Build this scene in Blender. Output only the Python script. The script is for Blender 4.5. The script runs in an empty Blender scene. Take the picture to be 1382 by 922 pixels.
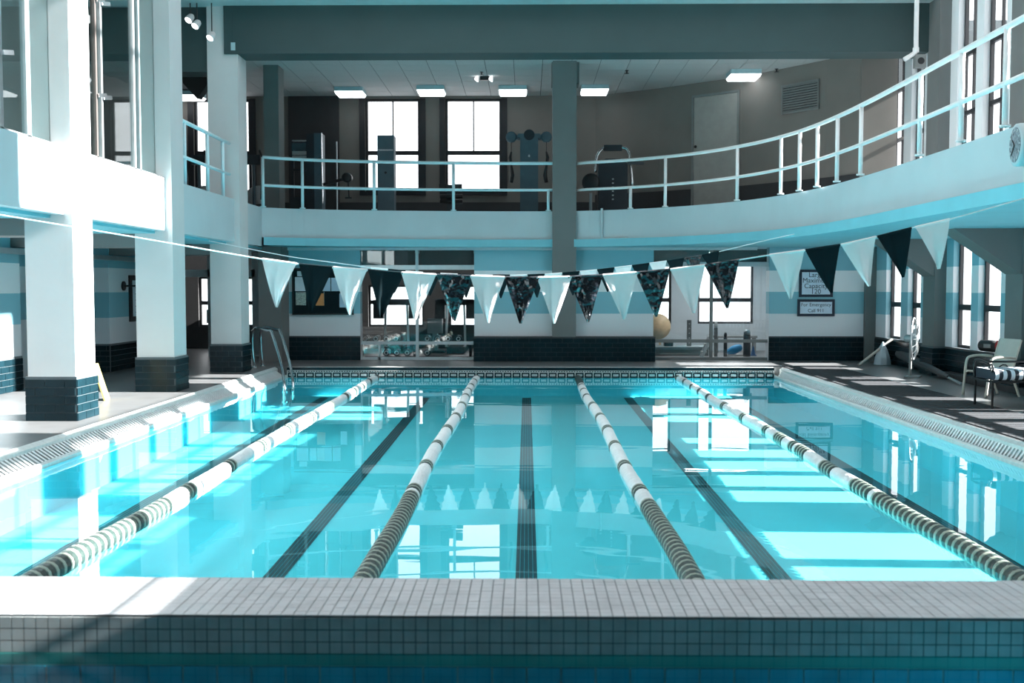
import bpy, math, random
from mathutils import Vector, Matrix
random.seed(7)
SC = bpy.context.scene
COL = SC.collection
R = math.radians

# ---------------------------------------------------------------- camera
CAMZ, F = 1.75, 1420.0          # eye height above the pool water; focal length in px of the 1382 frame
cd = bpy.data.cameras.new('camera'); cam = bpy.data.objects.new('camera', cd); COL.objects.link(cam)
cd.lens = F / 1382 * 36; cd.sensor_width = 36; cd.clip_end = 500
PITCH, YAW = math.atan(72 / F), math.atan(20 / F)
cam.location = (0, 0, CAMZ); cam.rotation_euler = (R(90) - PITCH, 0, YAW)
cd.dof.use_dof = True; cd.dof.focus_distance = 14.5; cd.dof.aperture_fstop = 2.8
SC.camera = cam
# ---------------------------------------------------------------- sky, sun, exposure
w = bpy.data.worlds.new('sky'); SC.world = w; w.use_nodes = True
bg = w.node_tree.nodes['Background']; bg.inputs[0].default_value = (0.95, 0.97, 1.0, 1); bg.inputs[1].default_value = 2.1
sd = bpy.data.lights.new('sun', 'SUN'); sd.energy = 38; sd.angle = R(0.5); sd.color = (1, 0.98, 0.95)
sun = bpy.data.objects.new('sun', sd); COL.objects.link(sun)
SUN_DIR = Vector((-1, 0.03, -0.52))
sun.rotation_euler = SUN_DIR.to_track_quat('-Z', 'Y').to_euler(); sun.location = (20, -2, 16)
SC.view_settings.view_transform = 'Standard'; SC.view_settings.look = 'None'
SC.view_settings.exposure = 0.25; SC.view_settings.gamma = 1.0; SC.view_settings.use_curve_mapping = False
cy = SC.cycles
cy.use_denoising = True; cy.max_bounces = 10; cy.diffuse_bounces = 5; cy.glossy_bounces = 4; cy.transparent_max_bounces = 16
cy.caustics_reflective = False; cy.caustics_refractive = False; cy.sample_clamp_indirect = 8

# ---------------------------------------------------------------- surveying: photo pixel -> place
_rot = cam.rotation_euler.to_matrix()
def ray(px, py): return _rot @ Vector(((px - 691) / F, -(py - 461) / F, -1))
def at(px, py, Y):
    d = ray(px, py); return Vector((0, 0, CAMZ)) + d * (Y / d.y)
def atz(px, py, z):
    d = ray(px, py); return Vector((0, 0, CAMZ)) + d * ((z - CAMZ) / d.z)

# ---------------------------------------------------------------- materials
def new_mat(name):
    m = bpy.data.materials.new(name); m.use_nodes = True; nt = m.node_tree
    return m, nt, nt.nodes['Principled BSDF']
def mat(name, c, rough=.6, metal=0, var=.06, scale=6, bump=0, spec=.5, emit=None, bscale=None):
    m, nt, b = new_mat(name)
    b.inputs['Roughness'].default_value = rough; b.inputs['Metallic'].default_value = metal
    b.inputs['Specular IOR Level'].default_value = spec
    tc = nt.nodes.new('ShaderNodeNewGeometry'); nz = nt.nodes.new('ShaderNodeTexNoise'); nz.inputs['Scale'].default_value = scale
    nz.inputs['Detail'].default_value = 4
    nt.links.new(tc.outputs['Position'], nz.inputs['Vector'])
    rp = nt.nodes.new('ShaderNodeValToRGB'); rp.color_ramp.elements[0].position = .3; rp.color_ramp.elements[1].position = .7
    rp.color_ramp.elements[0].color = tuple(min(1, x * (1 - var)) for x in c) + (1,)
    rp.color_ramp.elements[1].color = tuple(min(1, x * (1 + var)) for x in c) + (1,)
    nt.links.new(nz.outputs['Fac'], rp.inputs['Fac']); nt.links.new(rp.outputs['Color'], b.inputs['Base Color'])
    if bump:
        bn = nt.nodes.new('ShaderNodeBump'); bn.inputs['Strength'].default_value = bump; bn.inputs['Distance'].default_value = .02 * max(1, bump * 3)
        n2 = nt.nodes.new('ShaderNodeTexNoise'); n2.inputs['Scale'].default_value = bscale or scale * 4
        nt.links.new(tc.outputs['Position'], n2.inputs['Vector'])
        nt.links.new(n2.outputs['Fac'], bn.inputs['Height']); nt.links.new(bn.outputs['Normal'], b.inputs['Normal'])
    if emit:
        b.inputs['Emission Color'].default_value = tuple(emit[:3]) + (1,); b.inputs['Emission Strength'].default_value = emit[3]
    return m
def banded(name, stops, rough=.6, axis=2, rng=4.0):
    """flat paint bands by height (m); stops = [(height, colour)...]"""
    m, nt, b = new_mat(name); b.inputs['Roughness'].default_value = rough
    g = nt.nodes.new('ShaderNodeNewGeometry'); s = nt.nodes.new('ShaderNodeSeparateXYZ'); nt.links.new(g.outputs['Position'], s.inputs[0])
    d = nt.nodes.new('ShaderNodeMath'); d.operation = 'DIVIDE'; d.inputs[1].default_value = rng; nt.links.new(s.outputs[axis], d.inputs[0])
    rp = nt.nodes.new('ShaderNodeValToRGB'); cr = rp.color_ramp; cr.interpolation = 'CONSTANT'
    for i, (h, c) in enumerate(stops):
        e = cr.elements[i] if i < 2 else cr.elements.new(h / rng)
        e.position = h / rng; e.color = tuple(c) + (1,)
    nt.links.new(d.outputs[0], rp.inputs['Fac']); nt.links.new(rp.outputs['Color'], b.inputs['Base Color'])
    return m
def striped(name, ca, cb, axis, period, rough=.7, duty=.5):
    m, nt, b = new_mat(name); b.inputs['Roughness'].default_value = rough
    g = nt.nodes.new('ShaderNodeTexCoord'); s = nt.nodes.new('ShaderNodeSeparateXYZ'); nt.links.new(g.outputs['Object'], s.inputs[0])
    d = nt.nodes.new('ShaderNodeMath'); d.operation = 'DIVIDE'; d.inputs[1].default_value = period; nt.links.new(s.outputs[axis], d.inputs[0])
    fr = nt.nodes.new('ShaderNodeMath'); fr.operation = 'FRACT'; nt.links.new(d.outputs[0], fr.inputs[0])
    gt = nt.nodes.new('ShaderNodeMath'); gt.operation = 'GREATER_THAN'; gt.inputs[1].default_value = duty; nt.links.new(fr.outputs[0], gt.inputs[0])
    mx = nt.nodes.new('ShaderNodeMix'); mx.data_type = 'RGBA'; mx.inputs['A'].default_value = ca + (1,); mx.inputs['B'].default_value = cb + (1,)
    nt.links.new(gt.outputs[0], mx.inputs['Factor']); nt.links.new(mx.outputs['Result'], b.inputs['Base Color'])
    return m
def glassy(name, tint, ior=1.45, rough=0.0, wave=None, strength=1.0):
    """clear sheet: transmits with a tint, mirrors by Fresnel"""
    m = bpy.data.materials.new(name); m.use_nodes = True; nt = m.node_tree; nt.nodes.clear()
    out = nt.nodes.new('ShaderNodeOutputMaterial'); mx = nt.nodes.new('ShaderNodeMixShader')
    t = nt.nodes.new('ShaderNodeBsdfTransparent'); t.inputs[0].default_value = tuple(tint) + (1,)
    g = nt.nodes.new('ShaderNodeBsdfGlossy'); g.inputs['Roughness'].default_value = rough; g.inputs['Color'].default_value = (1, 1, 1, 1)
    # Schlick mirror strength from the viewing angle, the same from either face of the sheet
    geo_ = nt.nodes.new('ShaderNodeNewGeometry'); dt = nt.nodes.new('ShaderNodeVectorMath'); dt.operation = 'DOT_PRODUCT'
    nt.links.new(geo_.outputs['Incoming'], dt.inputs[0]); nt.links.new(geo_.outputs['Normal'], dt.inputs[1])
    def mth(op, a, b=None):
        n_ = nt.nodes.new('ShaderNodeMath'); n_.operation = op
        for i_, v_ in enumerate((a, b)):
            if v_ is None: continue
            if isinstance(v_, (int, float)): n_.inputs[i_].default_value = v_
            else: nt.links.new(v_, n_.inputs[i_])
        return n_.outputs[0]
    r0 = ((ior - 1) / (ior + 1)) ** 2
    inv_ = mth('SUBTRACT', 1.0, mth('ABSOLUTE', dt.outputs['Value'])); p5 = mth('POWER', inv_, 5.0)
    fac = mth('ADD', mth('MULTIPLY', p5, 1 - r0), r0)
    if wave:
        geo = nt.nodes.new('ShaderNodeNewGeometry'); mp = nt.nodes.new('ShaderNodeMapping'); mp.inputs['Scale'].default_value = wave[1]
        nz = nt.nodes.new('ShaderNodeTexNoise'); nz.inputs['Scale'].default_value = wave[0]; nz.inputs['Detail'].default_value = 2
        bn = nt.nodes.new('ShaderNodeBump'); bn.inputs['Strength'].default_value = wave[2]; bn.inputs['Distance'].default_value = .01
        nt.links.new(geo.outputs['Position'], mp.inputs['Vector']); nt.links.new(mp.outputs['Vector'], nz.inputs['Vector'])
        nt.links.new(nz.outputs['Fac'], bn.inputs['Height']); nt.links.new(bn.outputs['Normal'], g.inputs['Normal'])
    nt.links.new(fac, mx.inputs[0]); nt.links.new(t.outputs[0], mx.inputs[1]); nt.links.new(g.outputs[0], mx.inputs[2])
    nt.links.new(mx.outputs[0], out.inputs[0])
    return m

TEAL, WHITE = (.22, .47, .55), (.78, .80, .82)
M = dict(
    plaster=mat('white_plaster', (.62, .61, .61), .7, var=.03, scale=2, bump=.05),
    grey_plaster=mat('grey_plaster', (.155, .165, .165), .7, var=.05, scale=2, bump=.05),
    deep_teal=mat('deep_teal_paint', (.036, .066, .069), .7, var=.06, scale=1.5),
    soffit=mat('soffit_teal_paint', (.20, .52, .60), .6, var=.05, scale=2),
    fascia=mat('pale_blue_paint', (.50, .58, .61), .55, var=.03, scale=1.5),
    stripes=banded('striped_wall_paint', [(0, (.7, .73, .76)), (1.19, TEAL), (1.67, WHITE), (2.12, TEAL), (2.62, (.75, .78, .8))]),
    black_tile=mat('black_glazed_tile', (.006, .020, .027), .25, var=.25, scale=3, spec=.12),
    grout=mat('grey_grout', (.10, .12, .13), .9),
    dark_grout=mat('dark_grout', (.05, .06, .065), .9),
    deck=mat('grey_deck_concrete', (.14, .142, .145), .35, var=.12, scale=3, bump=.05),
    basin=mat('pool_plaster', (.15, .80, .92), .8, var=.03, scale=1.5),
    lane_line=mat('black_lane_tile', (.006, .05, .07), .6, var=.2, scale=12),
    water=glassy('pool_water', (.77, .99, 1.0), 1.33, .0, (1.2, (.55, 1.6, 1), .16)),
    spa_water=glassy('spa_water', (.55, .88, .88), 1.33, .03, (3, (1, 1, 1), .06)),
    glass=glassy('window_glass', (.97, .985, .985), 1.45),
    dark_glass=glassy('tinted_glass', (.82, .88, .88), 1.5),
    mosaic=mat('pale_mosaic_tile', (.44, .47, .47), .35, var=.12, scale=9),
    mosaic_top=mat('grey_mosaic_tile', (.62, .60, .62), .4, var=.12, scale=7),
    blue_tile=mat('blue_spa_tile', (.03, .36, .52), .3, var=.2, scale=6),
    green_band=mat('green_spa_band', (.08, .36, .33), .5, var=.1, scale=5),
    coping=mat('beige_coping_tile', (.62, .64, .63), .4, var=.1, scale=20),
    grating=mat('white_grating', (.74, .76, .77), .5),
    frame=mat('dark_window_frame', (.012, .014, .018), .5),
    alu=mat('brushed_aluminium', (.55, .58, .6), .35, .8),
    grey_metal=mat('grey_painted_metal', (.28, .34, .36), .45, .3),
    chrome=mat('polished_steel', (.75, .78, .8), .12, 1, var=.02),
    rail=mat('pale_railing_paint', (.62, .82, .87), .4, var=.03),
    rail_white=mat('white_railing_paint', (.84, .82, .82), .4, var=.03),
    gym_wall=mat('taupe_gym_wall', (.20, .185, .17), .8, var=.06, scale=1.5),
    gym_dark=mat('dark_gym_wainscot', (.035, .035, .038), .6),
    gym_tile=mat('ceiling_tile_board', (.50, .50, .50), .9, var=.05, scale=30),
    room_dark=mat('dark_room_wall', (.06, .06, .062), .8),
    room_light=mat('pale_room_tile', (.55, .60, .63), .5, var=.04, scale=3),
    lens=mat('lit_lamp_lens', (.9, .9, .9), .5, emit=(.95, .98, 1, 3.0)),
    housing=mat('lamp_housing', (.45, .62, .66), .5),
    black=mat('black_plastic', (.012, .014, .016), .45),
    rubber=mat('black_rubber_mat', (.068, .07, .075), .9, var=.15, scale=25, bump=.1, spec=.05),
    machine=mat('slate_machine_paint', (.07, .12, .15), .4),
    machine_dark=mat('dark_machine_paint', (.02, .03, .04), .4),
    vinyl=mat('black_vinyl', (.012, .016, .022), .18, var=.3, scale=14, bump=1.0, bscale=10, spec=1.0),
    matte_black=mat('black_cloth', (.008, .018, .022), .9, spec=.1),
    white_vinyl=mat('white_vinyl', (.95, .86, .85), .45, bump=.25, bscale=9, var=.03),
    rope=mat('white_rope', (.8, .84, .85), .6),
    float_white=mat('white_float', (.80, .83, .84), .4),
    float_dark=mat('dark_green_float', (.03, .05, .045), .4),
    float_cream=mat('cream_float', (.50, .54, .47), .5),
    beige=mat('beige_chair_frame', (.55, .52, .46), .45),
    sling=mat('beige_sling_mesh', (.50, .50, .46), .8),
    iron=mat('black_wrought_iron', (.012, .013, .015), .45, .4),
    cushion=striped('striped_cushion', (.8, .84, .88), (.015, .02, .03), 1, .135),
    red=mat('red_plastic', (.45, .03, .03), .4),
    paper=mat('white_paper', (.75, .8, .85), .8),
    paper_blue=mat('blue_paper', (.45, .62, .75), .8),
    paper_orange=mat('orange_paper', (.65, .28, .10), .8),
    paper_green=mat('photo_paper', (.35, .42, .38), .8, var=.5, scale=30),
    navy=mat('navy_sign_frame', (.01, .02, .04), .5),
    sign_face=mat('pale_sign_face', (.62, .74, .86), .6),
    ink=mat('dark_sign_ink', (.02, .04, .07), .7),
    wood=mat('light_wood', (.62, .44, .26), .5, var=.15, scale=10),
    yellow=mat('ochre_plastic', (.45, .36, .12), .5),
    blue=mat('bright_blue_vinyl', (.02, .28, .55), .5),
    navy_cloth=mat('navy_fabric', (.04, .12, .26), .7),
    cloth=mat('grey_white_cloth', (.55, .6, .65), .8),
    umbrella=mat('dark_umbrella_cloth', (.06, .065, .07), .7),
    steel_dark=mat('bronze_post', (.20, .17, .16), .35, .6),
    louvre=mat('grey_louvre', (.20, .21, .21), .6),
    door=mat('taupe_door', (.33, .32, .30), .6),
    clock=mat('mottled_dial', (.22, .24, .27), .4, var=.9, scale=40),
    light_beam=mat('pale_beam_paint', (.45, .55, .57), .6),
)

# ---------------------------------------------------------------- mesh builder
class MB:
    def __init__(s): s.v, s.f, s.mi, s.cur = [], [], [], 0
    def add(s, vs, fs):
        o = len(s.v); s.v += [tuple(x) for x in vs]
        for f in fs: s.f.append([o + i for i in f]); s.mi.append(s.cur)
        return s
    def box(s, x0, x1, y0, y1, z0, z1):
        vs = [(x, y, z) for z in (z0, z1) for y in (y0, y1) for x in (x0, x1)]
        return s.add(vs, [(0, 2, 3, 1), (4, 5, 7, 6), (0, 1, 5, 4), (2, 6, 7, 3), (0, 4, 6, 2), (1, 3, 7, 5)])
    def obox(s, c, ax, ay, az):
        """box about c with half-axis vectors"""
        c, ax, ay, az = map(Vector, (c, ax, ay, az))
        vs = [c + i * ax + j * ay + k * az for k in (-1, 1) for j in (-1, 1) for i in (-1, 1)]
        return s.add(vs, [(0, 2, 3, 1), (4, 5, 7, 6), (0, 1, 5, 4), (2, 6, 7, 3), (0, 4, 6, 2), (1, 3, 7, 5)])
    def beam(s, a, b, w, h, up=(0, 0, 1)):
        a, b = Vector(a), Vector(b); d = (b - a); L = d.length; d = d / L
        side = d.cross(Vector(up)); side = side.normalized() if side.length > 1e-4 else Vector((1, 0, 0)); u = side.cross(d)
        return s.obox((a + b) / 2, d * L / 2, side * w / 2, u * h / 2)
    def tube(s, pts, r, n=8, closed=False):
        pts = [Vector(p) for p in pts]; N = len(pts); vs = []; prev = None
        for i, p in enumerate(pts):
            if closed: d = pts[(i + 1) % N] - pts[i - 1]
            else: d = pts[min(i + 1, N - 1)] - pts[max(i - 1, 0)]
            d.normalize()
            if prev is None:
                a = d.orthogonal().normalized()
            else:
                a = prev - d * prev.dot(d); a = a.normalized() if a.length > 1e-6 else d.orthogonal().normalized()
            prev = a; b = d.cross(a); rr = r[i] if isinstance(r, (list, tuple)) else r
            vs += [p + (a * math.cos(t) + b * math.sin(t)) * rr for t in (2 * math.pi * k / n for k in range(n))]
        fs = []
        for i in range(N if closed else N - 1):
            j = (i + 1) % N
            fs += [(i * n + k, i * n + (k + 1) % n, j * n + (k + 1) % n, j * n + k) for k in range(n)]
        if not closed: fs += [tuple(range(n))[::-1], tuple((N - 1) * n + k for k in range(n))]
        return s.add(vs, fs)
    def lathe(s, prof, c=(0, 0, 0), axis='z', n=16):
        """prof = [(radius, along)...]"""
        c = Vector(c); vs = []
        for r, h in prof:
            for k in range(n):
                a = 2 * math.pi * k / n; p, q = r * math.cos(a), r * math.sin(a)
                vs.append(c + Vector({'z': (p, q, h), 'y': (q, h, p), 'x': (h, p, q)}[axis]))
        fs = [(i * n + k, i * n + (k + 1) % n, (i + 1) * n + (k + 1) % n, (i + 1) * n + k) for i in range(len(prof) - 1) for k in range(n)]
        fs += [tuple(range(n))[::-1], tuple((len(prof) - 1) * n + k for k in range(n))]
        return s.add(vs, fs)
    def prism(s, poly, z0, z1):
        n = len(poly)
        vs = [(x, y, z0) for x, y in poly] + [(x, y, z1) for x, y in poly]
        fs = [tuple(range(n))[::-1], tuple(range(n, 2 * n))] + [(i, (i + 1) % n, n + (i + 1) % n, n + i) for i in range(n)]
        return s.add(vs, fs)
    def prism_y(s, poly, y0, y1):
        """poly in (x,z), extruded along y"""
        n = len(poly)
        vs = [(x, y0, z) for x, z in poly] + [(x, y1, z) for x, z in poly]
        fs = [tuple(range(n)), tuple(range(n, 2 * n))[::-1]] + [((i + 1) % n, i, n + i, n + (i + 1) % n) for i in range(n)]
        return s.add(vs, fs)
    def ribbon(s, line_a, line_b):
        n = len(line_a)
        return s.add(list(line_a) + list(line_b), [(i, i + 1, n + i + 1, n + i) for i in range(n - 1)])
    def mesh(s, name, mats, smooth=False):
        me = bpy.data.meshes.new(name); me.from_pydata(s.v, [], s.f)
        for m in (mats if isinstance(mats, (list, tuple)) else [mats]): me.materials.append(m)
        me.polygons.foreach_set('material_index', s.mi)
        if smooth: me.polygons.foreach_set('use_smooth', [True] * len(s.f))
        me.update(); return me
    def build(s, name, mats, parent=None, smooth=False, loc=None, **kw):
        return link(name, s.mesh(name, mats, smooth), parent, loc, **kw)
def link(name, me, parent=None, loc=None, rot=None, **kw):
    o = bpy.data.objects.new(name, me); COL.objects.link(o)
    if loc is not None: o.location = loc
    if rot is not None: o.rotation_euler = rot
    if parent is not None: o.parent = parent
    return tag(o, **kw)
def tag(o, label=None, cat=None, group=None, kind=None):
    if label: o['label'] = label
    if cat: o['category'] = cat
    if group: o['group'] = group
    if kind: o['kind'] = kind
    return o
def thing(name, label, cat, loc=(0, 0, 0), rz=0, group=None, kind=None):
    o = bpy.data.objects.new(name, None); COL.objects.link(o); o.empty_display_size = .2
    o.location = loc; o.rotation_euler = (0, 0, rz)
    return tag(o, label, cat, group, kind)
def struct(name, mb, m, label, parent=None, **k): return mb.build(name, m, parent, label=label, kind='structure', **k)
def copy_tree(o, parent=None):
    c = o.copy(); COL.objects.link(c)
    if parent is not None: c.parent = parent
    for ch in list(o.children): copy_tree(ch, c)
    return c
def autosmooth(o, ang=35):
    pass

# ================================================================= SETTING
DECK = .2
PL, PRT = -4.70, 4.82            # pool water edges
PN, PF = 4.75, 20.5              # near and far ends
DL, DR = -4.96, 5.0              # deck edges
WL, WR = -7.70, 7.42             # side walls
YB = 22.6                        # lower back wall
SLAB0, SLAB1, SLAB2 = 2.62, 2.78, 3.38
ZC, YG = 6.5, 26.3               # gym ceiling, gym back wall
COLY = [12.16, 15.6, 19.3]; CW = .56; CX1 = -5.26; CX0 = CX1 - CW
RCY = [5.4, 9.9, 15.45, 18.75]   # right columns

# floor
fl = MB()
fl.box(-9.5, 8.2, -2.2, 1, -.6, DECK)
fl.box(-9.5, DL, 1, YB + .4, -.6, DECK).box(DR, 8.2, 1, YB + .4, -.6, DECK).box(DL, DR, PF + .12, YB + .4, -.6, DECK)
fl.box(-9.5, 9.5, YB + .4, 28, -.6, DECK)
struct('floor', fl, M['deck'], 'grey concrete pool deck around the water')

# pool basin and lane lines
ba = MB(); zn, zf = -.50, -.35
BL, BR, BF, BN = PL + .012, PRT - .012, PF - .03, PN + .012
ba.add([(BL, BN, zn), (BR, BN, zn), (BR, BF, zf), (BL, BF, zf)], [(0, 1, 2, 3)])
ba.add([(BL, BN, zn), (BL, BF, zf), (BL, BF, -.002), (BL, BN, -.002)], [(0, 1, 2, 3)])
ba.add([(BR, BN, zn), (BR, BF, zf), (BR, BF, -.002), (BR, BN, -.002)], [(3, 2, 1, 0)])
ba.add([(BL, BF, zf), (BR, BF, zf), (BR, BF, -.002), (BL, BF, -.002)], [(0, 1, 2, 3)])
ba.add([(BL, BN, zn), (BR, BN, zn), (BR, BN, -.002), (BL, BN, -.002)], [(3, 2, 1, 0)])
basin = struct('pool_basin', ba, M['basin'], 'turquoise plastered swimming pool basin with five dark lane lines')
def zb(y): return zn + (zf - zn) * (y - PN) / (PF - PN)
for k in range(5):
    x = (k - 2) * 1.94; y0, y1 = PN + .3, 20.1; b = MB()
    for q in range(5):                                    # the line is five narrow strips of tile
        xa = x - .085 + q * .034; xb = xa + .030
        b.add([(xa, y0, zb(y0) + .004), (xb, y0, zb(y0) + .004), (xb, y1, zb(y1) + .004), (xa, y1, zb(y1) + .004)], [(0, 1, 2, 3)])
    b.build('lane_line', M['lane_line'], basin)
wt = MB(); wt.add([(PL, PN, 0), (PRT, PN, 0), (PRT, PF, 0), (PL, PF, 0)], [(0, 1, 2, 3)])
struct('pool_water', wt, M['water'], 'still clear turquoise water filling the swimming pool')

# side gutters: nosing, lip, channel floor and a bar grating
def gutter(name, s, xw, xd, label):
    g = MB()
    n1 = xd - s * .05
    g.prism_y([(xd, .2), (n1, .165), (n1, -.5), (xd, -.5)][::s], 4.2, PF + .12)      # nosing
    o = g.build(name, M['coping'], label=label, kind='structure')
    l = MB(); lip = xw + s * .055
    l.prism_y([(xw, -.6), (lip, -.6), (lip, .045), (xw + s * .02, .05), (xw, .03)][::-s], 4.2, PF + .12); l.build('lip', M['coping'], o)
    c = MB(); c.prism_y([(lip, -.5), (n1, -.5), (n1, -.0), (lip, -.0)][::-s], 4.2, PF + .12); c.build('channel', M['black'], o)
    bm = MB(); a, b = lip + s * .004, n1 - s * .004
    bm.add([(a, -.019, .035), (b, -.019, .135), (b, .019, .135), (a, .019, .035), (a, -.019, .01), (b, -.019, .11), (b, .019, .11), (a, .019, .01)],
           [(0, 1, 2, 3), (7, 6, 5, 4), (0, 4, 5, 1), (1, 5, 6, 2), (2, 6, 7, 3), (3, 7, 4, 0)])
    me = bm.mesh('grating_bar', M['grating'])
    y = 5.0
    while y < PF:
        link('grating_bar', me, o, (0, y, 0)); y += .078
    return o
gutter('gutter_left', -1, PL, DL, 'pale overflow gutter with slotted grating along the left pool edge')
gutter('gutter_right', 1, PRT, DR, 'pale overflow gutter with slotted grating along the right pool edge')

# far end wall of the pool: a dark band with a row of framed tiles
fe = MB(); fe.box(PL, PRT, PF, PF + .12, -.6, .14); fe.box(PL, PRT, PF + .02, PF + .12, .14, .205)
far = struct('trim_1', fe, M['coping'], 'far pool end wall with a row of dark framed tiles above the water')
dk = MB(); dk.box(PL, PRT, PF + .005, PF + .02, .145, .2); dk.build('dark_edge_band', M['black_tile'], far)
dots = MB()
x = PL + .02
while x < PRT - .03: dots.box(x, x + .03, PF - .006, PF, .112, .132); x += .05
o = dots.build('dotted_tile_row', M['dark_grout'], far); o['kind'] = 'stuff'
tb = MB(); tb.box(-.078, .078, -.012, 0, .0, .095); tb.cur = 1; tb.box(-.052, .052, -.017, -.012, .026, .07)
tme = tb.mesh('tile', [M['black_tile'], M['mosaic']])
n = int((PRT - PL) / .176)
for k in range(n): link('tile', tme, far, (PL + .1 + k * .176, PF, .004))

# near raised wall between the pool and the spa, with mosaic tiles
CT, CY0, CY1 = .42, 4.2, 4.75; SPAZ = .268
cw = MB(); cw.box(-4.9, 4.9, CY0, CY1, -.6, CT)
cop = struct('coping_wall', cw, M['grout'], 'low raised wall of small grey mosaic tiles in front of the pool')
T = .05; G = .0042
tm = MB(); tm.box(G / 2, T - G / 2, -.004, 0, G / 2, T - G / 2); face_me = tm.mesh('tile', M['mosaic'])
rest = MB()
for r in range(3):
    z = CT - .006 - (r + 1) * T
    for k in range(-64, 64):
        if -48 <= k < 48: link('tile', face_me, cop, (k * T, CY0, z))
        else: rest.box(k * T + G / 2, (k + 1) * T - G / 2, CY0 - .004, CY0, z + G / 2, z + T - G / 2)
for r in range(11):
    for k in range(-80, 80):
        dz = random.uniform(0, .0008)
        rest.box(k * T + G / 2, (k + 1) * T - G / 2, CY0 + r * T + G * .3, CY0 + (r + 1) * T - G * .3, CT, CT + .003 + dz)
o = rest.build('mosaic_top', M['mosaic_top'], cop); o['kind'] = 'stuff'
gb = MB(); gb.box(-4.9, 4.9, CY0 - .006, CY0, SPAZ - .052, SPAZ - .005); gb.build('green_band', M['green_band'], cop)
gb = MB(); gb.box(-4.9, 4.9, CY0 - .003, CY0, -.6, SPAZ - .052); gb.build('pale_grout', M['mosaic'], cop)
bt = MB(); bt.box(.004, .136, -.008, 0, .004, .136); bme = bt.mesh('blue_tile', M['blue_tile'])
for r in range(2):
    for k in range(-18, 18): link('blue_tile', bme, cop, (k * .14, CY0, SPAZ - .052 - (r + 1) * .14))
sb = MB(); sb.box(-4.9, 4.9, 1.0, CY0, -.75, -.6); struct('spa_floor', sb, M['blue_tile'], 'blue tiled floor of the spa in front')
sw = MB(); sw.add([(-4.9, 1.0, SPAZ), (4.9, 1.0, SPAZ), (4.9, CY0, SPAZ), (-4.9, CY0, SPAZ)], [(0, 1, 2, 3)])
struct('spa_water', sw, M['spa_water'], 'dark teal spa water along the bottom edge')

# ---- tiles in running bond on a plane: returns list of (u0,u1,v0,v1)
def bond(u0, u1, v0, v1, tw=.235, th=.098, g=.009):
    out = []; v = v0; r = 0
    while v < v1 - .03:
        u = u0 - (tw / 2 if r % 2 else 0)
        while u < u1 - .01:
            a, b = max(u, u0) + g / 2, min(u + tw, u1) - g / 2
            if b - a > .02: out.append((a, b, v + g / 2, min(v + th, v1) - g / 2))
            u += tw
        v += th; r += 1
    return out
WAIN = .72
# left columns
names = ['nearest', 'middle', 'farthest']
def column(x0, x1, y0, y1, ztop, label, tiles=True, paint='plaster', z0=DECK, sides=('f', 'r')):
    c = MB(); c.box(x0, x1, y0, y1, z0, ztop)
    o = struct('column', c, M[paint], label)
    if tiles:
        b = MB(); b.box(x0 - .02, x1 + .02, y0 - .02, y1 + .02, z0, WAIN); b.build('tiled_base', M['grout'], o)
        if 'f' in sides:
            for a, bb, v0, v1 in bond(x0 - .025, x1 + .025, z0, WAIN):
                t = MB(); t.box(a, bb, y0 - .03, y0 - .02, v0, v1); t.build('tile', M['black_tile'], o)
        for sd_, xx, sg in (('r', x1 + .02, 1), ('l', x0 - .02, -1)):
            if sd_ in sides:
                for a, bb, v0, v1 in bond(y0 - .025, y1 + .025, z0, WAIN):
                    t = MB(); t.box(min(xx, xx + sg * .01), max(xx, xx + sg * .01), a, bb, v0, v1); t.build('tile', M['black_tile'], o)
    return o
for k, y in enumerate(COLY):
    column(CX0, CX1, y, y + CW, 14.6 if k < 2 else 6.86, f'white square column with black tiled base, {names[k]} of the three on the left')
for k, y in enumerate(RCY):
    column(7.22, WR + .05, y, y + .55, 14.6, ['square grey wall column on the right side, out of frame toward the spa', 'square grey wall column on the right side, beside the spa end',
           'square grey wall column beside the beige patio chair', 'square grey wall column behind the round fan'][k], True, 'grey_plaster', sides=('f', 'l'))
# centre column, upper and lower, in front of the balcony face
c = MB(); c.box(.54, 1.04, 22.28, 22.83, DECK, ZC); c.box(.52, 1.10, 22.4, 22.9, 6.05, ZC)
struct('column', c, M['grey_plaster'], 'grey square column rising past the middle of the far balcony')
c = MB(); c.box(-5.6, -5.12, 21.9, YB + .1, DECK, SLAB0)
struct('column', c, M['grey_plaster'], 'plain grey pier beside the bulletin board wall, behind the pool ladder')
c = MB(); c.box(-5.62, -5.3, 22.6, 23.1, SLAB2, ZC)
struct('column', c, M['grey_plaster'], 'grey upper pier behind the left end of the far railing')

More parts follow.
